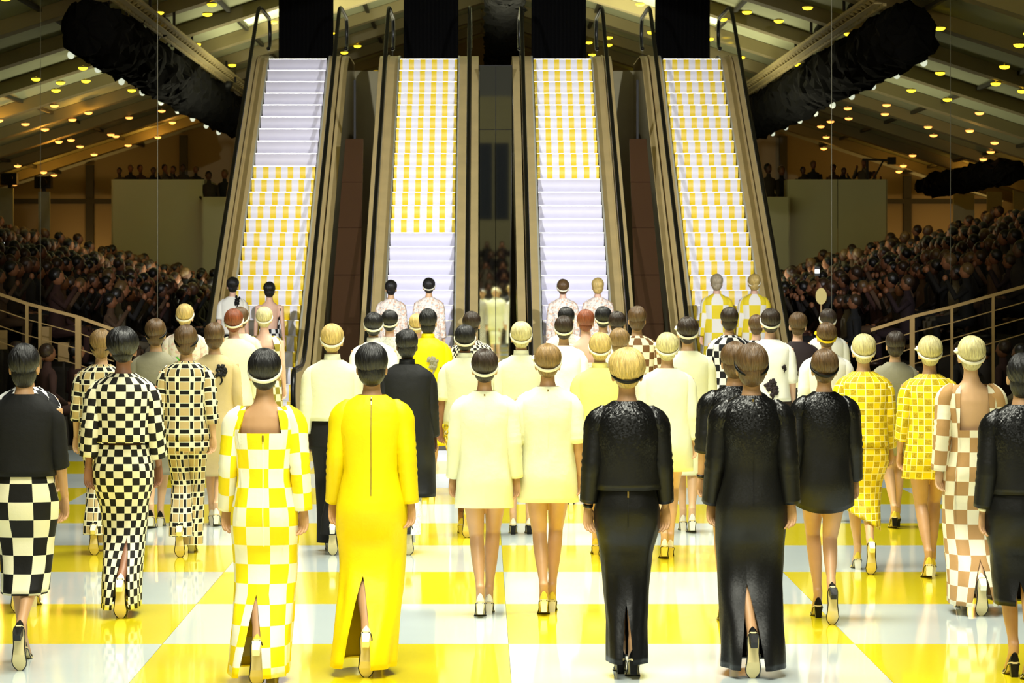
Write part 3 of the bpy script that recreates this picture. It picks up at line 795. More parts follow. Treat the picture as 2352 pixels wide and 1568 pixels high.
GREY = cloth('grey_wool', (142, 138, 116)); BEIGE = cloth('beige_silk', (206, 186, 138)); SEQ = sequin('black_sequin', (12, 12, 12)); DPURP = cloth('dark_plum', (44, 34, 38)); BROWNC = cloth('dark_brown_cloth', (60, 48, 42)); NAVY = cloth('black_coat', (26, 27, 28), .6)
BLKSILK = cloth('black_satin', (15, 15, 15), .42)
BW49 = check('check_bw_small', (238, 232, 198), (22, 20, 16), .04667); BW95 = check('check_bw_large', (236, 230, 196), (16, 15, 13), .112, .105); BW70 = check('check_bw_mid', (236, 236, 236), (24, 24, 30), .07)
BW33 = check('check_bw_fine', (232, 228, 204), (28, 26, 22), .028); YW = check('check_yellow_white', (246, 220, 14), (244, 240, 214), .112, .108); TW_ = check('check_tan_white', (238, 230, 200), (178, 138, 88), .0933, .098)
YW2 = check('check_yellow_white_wide', (244, 220, 50), (246, 244, 238), .14, .20); BRC = check('check_brown_cream', (236, 226, 190), (112, 78, 44), .07); OLC = check('check_olive_white', (240, 236, 210), (150, 136, 50), .08)
WP = windowpane('windowpane', (196, 172, 118), .0933, .105); TC = tilecheck('yellow_tile_check', (240, 212, 20), (120, 86, 28), (246, 240, 190), .05091)
FLO = floral('floral_pink', (246, 232, 222), (222, 186, 160), (190, 196, 200)); LACE = floral('white_lace', (240, 238, 226), (206, 206, 196), (224, 224, 214), 40); YFL = floral('yellow_floral', (242, 214, 30), (246, 240, 200), (150, 130, 40), 26)
GREENP = cloth('green_leaf', (70, 190, 30)); PINKF = floral('pink_jacket', (246, 236, 220), (238, 204, 190), (236, 230, 200), 18)
SH_W = cloth('shoe_white', (240, 234, 210), .35); SH_B = cloth('shoe_black', (14, 14, 14), .3); SH_Y = cloth('shoe_yellow', (226, 200, 70), .35); SOLE = plain('shoe_sole', (226, 208, 150), .6); SH_GOLD = plain('zip_gold', (190, 160, 90), .3, .9); STRAP = plain('watch_strap', (12, 12, 12), .4)

def person(px, top, foot=None, d=None, z0=0.0, pose='A', hair=(DARKBR, 'dome'), band=None, bow=False, skin=SK2, wear=(), shoes=(SH_W, SH_W), label='', turn=0):
    if foot: d = H*F/(foot-CY); dc = d+(.30 if pose in 'AB' else .18)
    else: dc = d
    x = (px-CX)*dc/F; ht = H-(top-CY)*dc/F-z0; s = ht/1.868
    r = empty('person', (x, dc, z0), turn, s); tagit(r, label, 'person', 'models walking away')
    J = JT[pose]
    link('body', BODY[pose], [skin, m_eye, m_lip], r)
    link('hair', HAIR[hair[1]], [hair[0]], r)
    if band: link('headband', BANDBOW if bow else BAND, [band], r)
    for sd in 'LR':
        fx = J[sd]; o = link('shoe', SHOE, [shoes[0], SOLE, shoes[1], STRAP], r)
        al = fx['alpha']; t = fx['f']((0, 0, 0)); o.location = t; o.rotation_euler = (al, 0, 0)
    seed = px*.37; last = r
    for wv in wear:
        k, mat = wv[0], wv[1]; a = wv[2] if len(wv) > 2 else {}
        if k in ('dress', 'jacket', 'top', 'skirt', 'coat', 'blouse', 'trousers'):
            kind = a.get('kind', 'boxy'); gr = a.get('grow', .012)
            if k == 'trousers':
                parts = [garment('fitted', None, 1.10, .84, .010, nt=40)]+[trouser_leg(J, q, a.get('hem', .05), a.get('r0', .105), a.get('r1', .12)) for q in 'LR']
                link(k, mesh(k, parts, True), mat, r); continue
            SWAY[0] = a.get('sway', 0.0)
            g = garment(kind, J, a.get('zt', 1.563), a['hem'], gr, a.get('w', 1.0), a.get('fold', 0), seed, a.get('slit'), a.get('topf'), a.get('hemf'), circ=a.get('circ', 1.12))
            go = link(k, mesh(k, [g], True), mat, r); last = go if k != 'skirt' else last
            if a.get('zip'):
                z0_, z1_ = a['zip']; kw = dict(wscale=a.get('w', 1.0))
                zo = link('zipper', mesh('zipper', [strip_on_back(kind, J, gr, z0_, z1_, .0022, .0025, **kw)]), a.get('zipmat', mat), go)
                p = back_patch(kind, J, gr, [(0, z0_-.005)], .008, **kw)[0]
                link('zip_pull', mesh('zip_pull', [beam((p[0], p[1], p[2]), (p[0], p[1], p[2]-.035), .009, .004)]), SH_GOLD, go)
        elif k == 'sleeves':
            for sd in 'LR': link('sleeve', mesh('sleeve', [sleeve(J, sd, a.get('end', 1.0), a.get('r0', .066), a.get('r1', .052), a.get('puff', 0))], True), mat, last)
        elif k == 'collar':
            zc = a.get('z', 1.545); V = []
            for z, rr in ((zc, .075), (zc+.035, .066), (zc+.062, .064), (zc+.062, .058), (zc+.03, .058)):
                for i in range(28): th = 2*PI*i/28; V.append((rr*math.cos(th), -.006+rr*math.sin(th), z))
            link('collar', mesh('collar', [(V, grid_faces(5, 28))], True), mat, last)
        elif k == 'flower':
            link('flower_applique', mesh('flower', flower(a.get('kind', 'boxy'), J, a.get('grow', .012), a['x'], a['z'], a['r'], int(px), a.get('w', 1.0))), mat, last)
        elif k == 'strap':
            for sd in a['s']:
                A = J['a'+sd]; c = lerp(A[1], A[2], .92); c2 = lerp(A[1], A[2], .99)
                link('wrist_strap', mesh('strap', [tube([c, c2], [(.029, .030), (.027, .029)], 16)], True), mat, r)
        elif k == 'bow':
            link('hair_ribbon', mesh('ribbon', [ellipsoid((-.06, -.09, 1.80), (.035, .015, .03), 10, 6), ellipsoid((-.075, -.085, 1.76), (.02, .012, .025), 10, 6)], True), mat, r)
        elif k == 'belt':
            V, Fq, U = garment(a.get('kind', 'boxy'), J, a['z']+.016, a['z']-.016, a.get('grow', .016), a.get('w', 1.0)); link('belt', mesh('belt', [(V, Fq, U)], True), mat, r)
    return r
def square_back(low, high=1.532, ang=math.radians(44)):
    def f(th):
        a = abs((th+PI/2+PI) % (2*PI)-PI)
        if a < ang: return low
        if a > PI-math.radians(40): return 1.46
        return high
    return f

# ------------------------------------------------------------ the models, front row first
LS, ES = dict(end=1.0), dict(end=.58)
def S(mat, **k): return ('sleeves', mat, k)
person(56, 783, 1540, pose='B', hair=(BLACKHAIR, 'short'), skin=SK2, shoes=(SH_B, SH_B), label='short-haired woman in black top and large black-and-cream checked skirt at far left',
       wear=[('skirt', BW95, dict(kind='slim', zt=1.12, hem=.41, fold=.05, grow=.014, w=1.04)), ('top', BLACK, dict(kind='boxy', hem=1.09)), S(BLACK, end=.62, r1=.056)])
person(62, 788, d=19.75, pose='A', hair=(DARKBR, 'dome'), skin=SK2, label='woman in black-and-white checks mostly hidden behind the checked-skirt woman at left',
       wear=[('coat', BW70, dict(hem=.6, grow=.02)), S(BW70, end=.9, r1=.066, r0=.075)])
person(233, 752, 1275, pose='A', hair=(LBROWN, 'low'), band=BBAND, skin=SK1, shoes=(SH_B, SH_W), label='light-brown-haired woman in windowpane top behind the small-checked suit',
       wear=[('trousers', WP, {}), ('top', WP, dict(hem=.92)), S(WP, end=.7, r1=.06)])
person(283, 749, 1420, pose='B', hair=(BLACKHAIR, 'bouffant'), skin=SK4, label='dark-haired woman in small black-and-white checked cropped jacket and long slit skirt',
       wear=[('skirt', BW49, dict(kind='slim', zt=1.10, hem=.06, w=1.05, fold=.05, slit=(.5, .42, .2))), ('jacket', BW49, dict(hem=1.115, grow=.02)), S(BW49, end=.86, r0=.074, r1=.074)])
person(358, 728, 1215, pose='C', hair=(BROWN, 'low'), band=BBAND, skin=SK1, shoes=(SH_B, SH_W), label='brown-haired woman in grey dress with a white flower on the shoulder',
       wear=[('dress', GREY, dict(hem=.47)), S(GREY, end=.5), ('flower', WHITE, dict(x=.12, z=1.38, r=.06))])
person(428, 742, 1280, pose='A', hair=(BROWN, 'low'), band=BBAND, skin=SK1, shoes=(SH_B, SH_W), label='woman in beige, black and white windowpane jacket and trousers',
       wear=[('trousers', WP, dict(r0=.1, r1=.115)), ('jacket', WP, dict(hem=.93)), S(WP, end=.8, r1=.062, r0=.07)])
person(425, 695, d=32, pose='S', hair=(BLOND, 'dome'), band=WBAND, skin=SK0, label='blonde woman in pink-white jacket with green leaves, above the windowpane suit',
       wear=[('jacket', PINKF, dict(hem=.5, grow=.02)), S(PINKF, end=.9, r0=.075), ('flower', GREENP, dict(x=-.08, z=1.22, r=.08, grow=.02)), ('flower', GREENP, dict(x=.10, z=1.2, r=.06, grow=.02))])
person(493, 737, 1210, pose='D', hair=(BROWN, 'low'), skin=SK1, label='brown-haired woman in beige dress with a black flower on the shoulder',
       wear=[('dress', BEIGE, dict(hem=.45)), S(BEIGE, end=.95), ('flower', BLACK, dict(x=.07, z=1.40, r=.062))])
person(537, 706, d=29.5, pose='C', hair=(RED, 'dome'), band=WBAND, skin=SK0, label='auburn-haired woman with white headband in long cream coat',
       wear=[('coat', CREAM, dict(hem=.4, grow=.02)), S(CREAM, end=.95, r0=.076)])
person(552, 702, d=32.5, pose='S', hair=(BROWN, 'dome'), band=WBAND, skin=SK0, label='brown-haired woman peeping out right of the auburn-haired woman', wear=[('dress', CREAM, dict(hem=.5)), S(CREAM)])
ZS = 2*RISE; DE = DB0+RUN+.15
person(535, 634, d=DE, z0=ZS, pose='S', hair=(BLACKHAIR, 'dome'), skin=SK0, label='dark-haired woman in white-and-black top, left rider on the leftmost escalator',
       wear=[('top', WHITE, dict(hem=1.0)), S(WHITE, end=.5), ('skirt', BLACK, dict(kind='slim', zt=1.1, hem=.4)), ('flower', BLACK, dict(x=.07, z=1.5, r=.06))])
person(619, 645, d=DE, z0=ZS, pose='S', hair=(BLACKHAIR, 'low'), skin=SK0, label='dark-haired woman with bare pink back and checked cloth, right rider on the leftmost escalator',
       wear=[('dress', BW70, dict(kind='fitted', hem=.1, topf=square_back(1.12, 1.44, math.radians(60))))])
person(607, 702, d=33, pose='S', hair=(PALEB, 'dome'), band=WBAND, skin=SK0, label='pale blonde woman in olive-and-white checked top at the foot of the leftmost escalator',
       wear=[('dress', OLC, dict(hem=.5, topf=square_back(1.38)))])
person(608, 795, 1576, pose='A', hair=(BLACKHAIR, 'dome'), band=WBAND, skin=SK2, shoes=(SH_Y, SH_W), label='woman in yellow-and-white checked gown with square-cut low back',
       wear=[('dress', YW, dict(kind='fitted', hem=.05, fold=.06, w=.98, sway=-.03, slit=(.48, .38, -.16), topf=square_back(1.385), zip=(1.38, .75), zipmat=WHITE)), S(YW, end=1.0, r0=.068, r1=.058, puff=.012)])
person(763, 740, 1275, pose='B', hair=(BLOND, 'dome'), band=WBAND, skin=SK1, label='blonde woman in cream jacket and black trousers',
       wear=[('trousers', BLACK, dict(r0=.11, r1=.125)), ('jacket', CREAM, dict(hem=1.07, grow=.02, w=1.05)), S(CREAM, end=.97, r0=.08, r1=.056), ('collar', CREAM, dict(z=1.55))])
person(854, 782, 1556, pose='A', hair=(BLACKHAIR, 'low'), skin=SK2, label='black-haired woman in plain bright yellow long-sleeved gown',
       wear=[('dress', YEL, dict(kind='fitted', hem=.05, fold=.07, w=1.04, sway=-.05, slit=(.54, .44, -.2), zip=(1.55, 1.0), zipmat=SH_GOLD)), S(YEL, end=1.0, r0=.070, r1=.055, puff=.012)])
person(935, 752, 1275, pose='B', hair=(BLACKHAIR, 'low'), skin=SK3, shoes=(SH_W, SH_B), label='dark-skinned woman in black knee-length coat over white trousers',
       wear=[('trousers', LACE, {}), ('coat', NAVY, dict(hem=.46, grow=.034, w=1.03)), S(NAVY, end=.97, r0=.08, r1=.06), ('collar', NAVY), ('bow', BLACK)])
person(983, 705, d=29.5, pose='C', hair=(BLACKHAIR, 'short'), skin=SK1, label='short-haired woman in yellow jacket with a grey flower',
       wear=[('jacket', YEL, dict(hem=.5, grow=.016)), S(YEL, end=.9), ('collar', YEL), ('flower', GREY, dict(x=.05, z=1.33, r=.07, grow=.016))])
person(858, 714, d=29, pose='S', hair=(BLACKHAIR, 'dome'), band=WBAND, skin=SK1, label='black-haired woman in white collared top behind the yellow gown',
       wear=[('top', WHITE, dict(hem=.8)), S(WHITE), ('collar', WHITE), ('skirt', BLACK, dict(kind='slim', zt=1.05, hem=.3))])
person(895, 709, d=32, pose='S', hair=(BLACKHAIR, 'dome'), band=WBAND, skin=SK0, label='black-haired woman with headband in white lace, between two dark heads', wear=[('dress', LACE, dict(hem=.4)), S(LACE)])
person(957, 718, d=33.5, pose='S', hair=(BLOND, 'dome'), band=WBAND, skin=SK0, label='blonde woman in pale lace half hidden left of the yellow jacket', wear=[('dress', LACE, dict(hem=.4)), S(LACE)])
person(898, 641, d=DE, z0=ZS, pose='S', hair=(BLACKHAIR, 'dome'), skin=SK1, label='dark-haired woman in pink floral jacket, left rider on the second escalator', wear=[('jacket', FLO, dict(hem=.5)), S(FLO)])
person(985, 636, d=DE, z0=ZS, pose='S', hair=(BLACKHAIR, 'dome'), band=WBAND, skin=SK1, label='dark-haired woman with white headband in floral jacket on the second escalator', wear=[('jacket', FLO, dict(hem=.5)), S(FLO)])
person(1068, 742, 1235, pose='B', hair=(BLACKHAIR, 'dome'), band=WBAND, skin=SK4, shoes=(SH_Y, SH_Y), label='black-haired woman in cream jacket over yellow patterned skirt',
       wear=[('skirt', YFL, dict(kind='slim', zt=1.05, hem=.42)), ('jacket', CREAM, dict(hem=.98, grow=.018)), S(CREAM, end=.55, r1=.06), ('collar', CREAM)])
person(1083, 712, d=30, pose='S', hair=(DARKBR, 'dome'), skin=SK1, label='brown-haired woman in fine black-and-white gingham beside the centre mirror', wear=[('dress', BW33, dict(hem=.5)), S(BW33)])
person(1113, 797, 1420, pose='C', hair=(DARKBR, 'dome'), band=WBAND, skin=SK2, label='dark-brown-haired woman in long-sleeved cream minidress',
       wear=[('dress', CREAM, dict(hem=.75, zip=(1.55, 1.2))), S(CREAM, end=.98, r0=.072, r1=.058, puff=.006)])
person(1197, 735, 1230, pose='S', hair=(PALEB, 'dome'), band=WBAND, skin=SK1, shoes=(SH_W, SH_B), label='pale blonde woman in cream jacket seen between the two cream minidresses',
       wear=[('skirt', CREAM, dict(kind='slim', zt=1.05, hem=.4)), ('jacket', CREAM, dict(hem=.8, grow=.02)), S(CREAM, end=.95, r0=.074), ('collar', CREAM)])
person(1258, 785, 1415, pose='C', hair=(LBROWN, 'dome'), band=WBAND, bow=True, skin=SK2, shoes=(SH_Y, SH_W), label='light-brown-haired woman in elbow-sleeved cream minidress with black wrist strap',
       wear=[('dress', CREAM, dict(hem=.765, w=1.03, zip=(1.55, 1.15))), S(CREAM, end=.56, r0=.072, r1=.068), ('strap', STRAP, dict(s='L'))])
person(1295, 722, d=28.5, pose='S', hair=(DARKBR, 'dome'), band=WBAND, skin=SK1, label='dark-haired woman with headband in bright white top near the third escalator', wear=[('dress', WHITE, dict(hem=.5)), S(WHITE)])
person(1300, 702, d=32.5, pose='S', hair=(BLACKHAIR, 'dome'), band=WBAND, skin=SK0, label='black-haired head just above the woman in bright white top', wear=[('dress', LACE, dict(hem=.5)), S(LACE)])
person(1345, 708, d=31, pose='S', hair=(RED, 'dome'), skin=SK0, label='auburn-haired woman with bare pale shoulders', wear=[('dress', PINKF, dict(hem=.5, topf=square_back(1.3, 1.42, math.radians(60))))])
person(1293, 639, d=DE, z0=ZS, pose='S', hair=(BROWN, 'dome'), band=WBAND, skin=SK0, label='brown-haired woman in floral jacket, left rider on the third escalator', wear=[('jacket', FLO, dict(hem=.5)), S(FLO)])
person(1373, 636, d=DE, z0=ZS, pose='S', hair=(BLOND, 'low'), skin=SK0, label='blonde woman in floral jacket, right rider on the third escalator', wear=[('jacket', FLO, dict(hem=.5)), S(FLO)])
person(1385, 701, d=32.5, pose='S', hair=(BLACKHAIR, 'dome'), band=WBAND, skin=SK1, label='black-haired woman with thick white headband left of a grey-brown head', wear=[('dress', WHITE, dict(hem=.5)), S(WHITE)])
person(1417, 712, d=31, pose='S', hair=(DARKBR, 'dome'), skin=SK1, label='grey-brown-haired woman in white next to the brown checked jacket', wear=[('dress', WHITE, dict(hem=.5)), S(WHITE)])
person(1378, 760, 1285, pose='B', hair=(BLOND, 'dome'), band=WBAND, skin=SK1, shoes=(SH_Y, SH_Y), label='blonde woman in pale yellow jacket behind the black sequinned jacket',
       wear=[('skirt', PALEY, dict(kind='slim', zt=1.05, hem=.5)), ('jacket', PALEY, dict(hem=.85, grow=.02, w=1.04)), S(PALEY, end=.95, r0=.078), ('collar', PALEY)])
person(1422, 750, d=25.5, pose='S', hair=(LBROWN, 'dome'), skin=SK1, label='light-brown-haired woman in white tucked right of the pale yellow jacket', wear=[('dress', WHITE, dict(hem=.5)), S(WHITE)])
person(1440, 797, 1560, pose='D', hair=(BLOND, 'bouffant'), band=BBAND, skin=SK2, shoes=(SH_B, SH_B), label='blonde bouffant woman in black sequinned jacket and long black skirt',
       wear=[('skirt', BLKSILK, dict(kind='slim', zt=1.12, hem=.09, fold=.05, w=.985, slit=(.42, .22, -.05), zip=(1.06, .85), zipmat=BLACK)), ('jacket', SEQ, dict(hem=1.06, grow=.018)), S(SEQ, end=.93, r0=.074, r1=.06, puff=.012), ('strap', STRAP, dict(s='L'))])
person(1463, 700, d=30, pose='S', hair=(BROWN, 'low'), skin=SK1, label='brown-haired woman in brown-and-cream checked jacket', wear=[('jacket', BRC, dict(hem=.5, grow=.016)), S(BRC, end=.9)])
person(1532, 760, 1285, pose='C', hair=(PALEB, 'dome'), band=WBAND, bow=True, skin=SK1, shoes=(SH_W, SH_Y), label='pale blonde woman in white minidress right of the black sequinned jacket',
       wear=[('dress', CREAM, dict(hem=.71, grow=.018, w=1.02)), S(CREAM, end=.95, r0=.074)])
person(1579, 724, 1225, pose='D', hair=(DARKBR, 'dome'), band=WBAND, bow=True, skin=SK1, label='dark-haired woman with white headband in cream jacket and knee-length skirt',
       wear=[('skirt', CREAM, dict(kind='slim', zt=1.05, hem=.49, w=1.06)), ('jacket', CREAM, dict(hem=.95, grow=.018)), S(CREAM, end=.6, r0=.074)])
person(1646, 627, d=DE, z0=ZS, pose='S', hair=(GREYB, 'low'), skin=SK0, label='ash-haired woman in yellow-and-white blocks, left rider on the rightmost escalator', wear=[('dress', YW2, dict(hem=.1)), S(YW2)])
person(1732, 627, d=DE, z0=ZS, pose='S', hair=(BLOND, 'low'), band=WBAND, skin=SK0, label='blonde woman in yellow-and-white blocks, right rider on the rightmost escalator', wear=[('dress', YW2, dict(hem=.1)), S(YW2)])
person(1675, 702, d=31, pose='S', hair=(DARKBR, 'low'), skin=SK1, label='brown-haired woman in black-and-white checks before the rightmost escalator', wear=[('jacket', BW70, dict(hem=.5)), S(BW70)])
person(1737, 720, d=32.5, pose='S', hair=(BROWN, 'dome'), skin=SK0, label='brown-haired woman in checks half hidden left of the white flowered top', wear=[('jacket', BW70, dict(hem=.5)), S(BW70)])
person(1769, 705, d=28.5, pose='S', hair=(DARKBR, 'dome'), band=WBAND, skin=SK0, label='dark-haired woman in white top with dark flowers and dark skirt',
       wear=[('skirt', BROWNC, dict(kind='slim', zt=1.08, hem=.4, w=1.1)), ('top', WHITE, dict(hem=.98, w=1.03)), S(WHITE, end=.6, r1=.062), ('flower', DPURP, dict(x=.0, z=1.12, r=.08)), ('flower', DPURP, dict(x=.12, z=1.30, r=.03))])
person(1687, 780, d=19, pose='S', hair=(BROWN, 'low'), skin=SK2, shoes=(SH_B, SH_B), label='brown-haired woman in black sequins half hidden behind the black gown',
       wear=[('dress', SEQ, dict(hem=.78)), S(SEQ, end=.66, r0=.078, r1=.066, puff=.012), ('strap', STRAP, dict(s='L'))])
person(1726, 783, 1558, pose='A', hair=(BROWN, 'low'), band=BBAND, skin=SK2, shoes=(SH_B, SH_B), label='brown-haired woman in floor-length black gown with sequinned shoulders',
       wear=[('dress', SEQ, dict(kind='fitted', hem=.05, fold=.05, w=1.04, slit=(.5, .34, -.14), zip=(1.55, .95), zipmat=BLKSILK)), S(SEQ, end=1.0, r0=.075, r1=.062, puff=.014)])
person(1832, 714, d=29.5, pose='S', hair=(BROWN, 'dome'), skin=SK0, label='brown-haired woman in dark plum cropped top and pale skirt',
       wear=[('skirt', CREAM, dict(kind='slim', zt=1.2, hem=.85)), ('top', DPURP, dict(hem=1.22)), S(DPURP, end=.4), ('trousers', BLACK, {})])
person(1901, 706, d=32.5, pose='S', hair=(DARKBR, 'dome'), band=WBAND, skin=SK1, label='dark-haired woman with white headband above the yellow headband', wear=[('dress', WHITE, dict(hem=.5)), S(WHITE)])
person(1898, 737, d=26.5, pose='S', hair=(BROWN, 'dome'), band=YBAND, bow=True, skin=SK1, label='brown-haired woman with bright yellow headband in white blouse and grey skirt',
       wear=[('skirt', GREY, dict(kind='slim', zt=1.2, hem=.45, w=1.15)), ('blouse', WHITE, dict(hem=1.18, grow=.022, w=1.05)), S(WHITE, end=.9, r0=.085, r1=.07)])
person(1893, 797, 1435, pose='B', hair=(BROWN, 'dome'), band=BBAND, skin=SK2, shoes=(SH_B, SH_B), label='brown-haired woman in short black sequinned dress, bare legs and black pumps',
       wear=[('dress', SEQ, dict(hem=.76, w=1.02, hemf=lambda th: .76+.03*math.cos(2*th))), S(SEQ, end=.98, r0=.074, r1=.064, puff=.012)])
person(1983, 763, 1320, pose='B', hair=(PALEB, 'dome'), band=WBAND, skin=SK1, shoes=(SH_Y, SH_W), label='pale blonde woman in yellow tile-checked jacket and skirt',
       wear=[('skirt', TC, dict(kind='slim', zt=1.05, hem=.40, w=1.05, hemf=lambda th: .40-.08*math.cos(th))), ('jacket', TC, dict(hem=.98, grow=.018, w=1.02)), S(TC, end=.96, r0=.074, r1=.062)])
person(2056, 757, 1215, pose='C', hair=(DARKBR, 'low'), skin=SK1, shoes=(SH_Y, SH_B), label='brown-haired woman in plain grey dress standing between two yellow-checked outfits',
       wear=[('dress', GREY, dict(hem=.68)), S(GREY, end=.3)])
person(2135, 767, 1330, pose='C', hair=(PALEB, 'dome'), band=WBAND, bow=True, skin=SK2, shoes=(SH_Y, SH_W), label='pale blonde woman in yellow tile-checked minidress with bare legs',
       wear=[('dress', TC, dict(hem=.755)), S(TC, end=.8, r0=.072, r1=.062)])
person(2230, 767, 1415, pose='B', hair=(PALEB, 'dome'), band=WBAND, bow=True, skin=SK1, label='pale blonde woman in tan-and-white checked gown with deep open back',
       wear=[('dress', TW_, dict(kind='fitted', hem=.07, fold=.05, w=.98, topf=square_back(1.225, 1.53, math.radians(44)), slit=(.36, .40, .12))), S(TW_, end=1.0, r0=.07, r1=.062, puff=.012)])
person(2347, 805, 1568, pose='D', hair=(BLACKHAIR, 'short'), skin=SK2, shoes=(SH_B, SH_B), label='short-haired woman in black sequinned jacket and black midi skirt at the right edge',
       wear=[('skirt', BLKSILK, dict(kind='slim', zt=1.12, hem=.42, w=1.12, fold=.03, slit=(.55, .2, -.1))), ('jacket', SEQ, dict(hem=1.055, grow=.018, w=1.02)), S(SEQ, end=.95, r0=.075, r1=.066, puff=.012), ('strap', WBAND, dict(s='L'))])

# ------------------------------------------------------------ the audience
m_bl = plain('bleacher_deck', (46, 40, 30), .8); 
for sx in (-1, 1):
    r = empty('bleacher', (sx*8.6, 42, 0)); tagit(r, 'dark tiered stand at the %s full of spectators' % ('left' if sx < 0 else 'right'), 'grandstand', 'stands beside the escalators')
    for k in range(9):
        xa, xb = sx*(5.0+.8*k), sx*(5.8+.8*k)
        link('tier', mesh('tier', [box(min(xa, xb)-sx*8.6, max(xa, xb)-sx*8.6-.01, 0, 27.5, -.004, .7+.2*k)]), m_bl, r)
AUD_C = [(24, 22, 22), (34, 26, 22), (18, 20, 24), (60, 34, 28), (48, 40, 28), (30, 30, 30), (84, 62, 44), (20, 18, 18), (96, 88, 70), (40, 24, 30)]
AUD_S = [skinmat('aud_skin_a', (128, 82, 54)), skinmat('aud_skin_b', (150, 100, 68)), skinmat('aud_skin_c', (88, 58, 40))]
AUD_H = [hairmat('aud_hair_a', (22, 18, 16)), hairmat('aud_hair_b', (58, 40, 26)), hairmat('aud_hair_c', (110, 84, 48))]
def lowsec(secs, n=8):
    V = []
    for z, a, b, cy in secs:
        for k in range(n): V.append((a*math.cos(2*PI*k/n), cy+b*math.sin(2*PI*k/n), z))
    return V, grid_faces(len(secs), n, True, True, True)
def seated(rg, stand=False):
    """low figure, hips at the origin height, facing +y"""
    hip = .45 if not stand else .9; P = []
    P.append((*lowsec([(hip-.06, .15, .10, 0), (hip+.05, .17, .13, 0), (hip+.25, .15, .11, .01), (hip+.45, .19, .12, .01), (hip+.54, .17, .09, 0), (hip+.58, .06, .06, 0), (hip+.66, .05, .05, .01)]), None, 0))
    hz = hip+.76; tl = rg.uniform(-.03, .03)
    P.append((*ellipsoid((tl, .02, hz), (.075, .09, .115), 10, 8), None, 1))
    P.append((*ellipsoid((tl, .105, hz-.015), (.015, .018, .022), 6, 4), None, 1))
    P.append((*ellipsoid((tl, -.012, hz+.035), (.092, .104, .104), 10, 8), None, 2))
    up = rg.random()
    for sx in (-1, 1):
        if not stand:
            P.append((*tube([(sx*.09, 0, hip), (sx*.10, .25, hip+.03), (sx*.10, .46, hip+.02)], [.09, .08, .06], 7), None, 0))
            P.append((*tube([(sx*.10, .46, hip+.02), (sx*.10, .44, .2), (sx*.10, .42, .04)], [.06, .055, .045], 7), None, 0))
            P.append((*tube([(sx*.10, .38, .04), (sx*.10, .60, .03)], [.045, .03], 6, ref=(1, 0, 0)), None, 2))
        else:
            P.append((*tube([(sx*.09, 0, hip), (sx*.10, .03, .48), (sx*.10, 0, .05)], [.09, .065, .045], 7), None, 0))
            P.append((*tube([(sx*.10, -.06, .04), (sx*.10, .16, .03)], [.045, .03], 6), None, 2))
        if up > .72 or (up > .5 and sx > 0):
            P.append((*tube([(sx*.2, 0, hip+.50), (sx*.24, .16, hip+.36), (sx*.10, .30, hip+.62)], [.055, .048, .035], 7), None, 0))
            P.append((*ellipsoid((sx*.09, .32, hip+.66), (.035, .04, .05), 7, 5), None, 1))
        else:
            P.append((*tube([(sx*.2, 0, hip+.50), (sx*.25, -.02, hip+.24), (sx*.12, .22, hip+.10)], [.055, .048, .035], 7), None, 0))
            P.append((*ellipsoid((sx*.10, .26, hip+.10), (.04, .05, .03), 7, 5), None, 1))
    return P
rg = random.Random(11); AUD = []
for i in range(20):
    P = seated(rg, i >= 14); m = mesh('spectator', P, True); mm = [plain('aud_cloth_%d' % (i % 10), AUD_C[i % 10], .85), AUD_S[i % 3], AUD_H[rg.choice((0, 0, 1, 1, 2))]]
    for q in mm: m.materials.append(q)
    AUD.append((m, P, mm))
cn = ['black', 'dark brown', 'charcoal', 'maroon', 'olive', 'dark grey', 'tan', 'black', 'beige', 'plum']
spots = []
for sx in (-1, 1):
    for k in range(9):
        n = 33
        for i in range(n):
            d = 42.5+i*.8+rg.uniform(-.08, .08)
            spots.append((d, sx*(5.45+.8*k)+rg.uniform(-.05, .05), .7+.2*k, sx, i))
ORD = ['first', 'second', 'third', 'fourth', 'fifth', 'sixth', 'seventh', 'eighth', 'ninth', 'tenth', 'eleventh', 'twelfth', 'thirteenth', 'fourteenth', 'fifteenth', 'sixteenth', 'seventeenth', 'eighteenth', 'nineteenth', 'twentieth']+['twenty-'+q for q in ('first', 'second', 'third', 'fourth', 'fifth', 'sixth', 'seventh', 'eighth', 'ninth')]+['thirtieth', 'thirty-first', 'thirty-second', 'thirty-third']
inview = []
for s in spots:
    px = CX+s[1]*F/s[0]
    if -60 < px < 2412: inview.append(s)
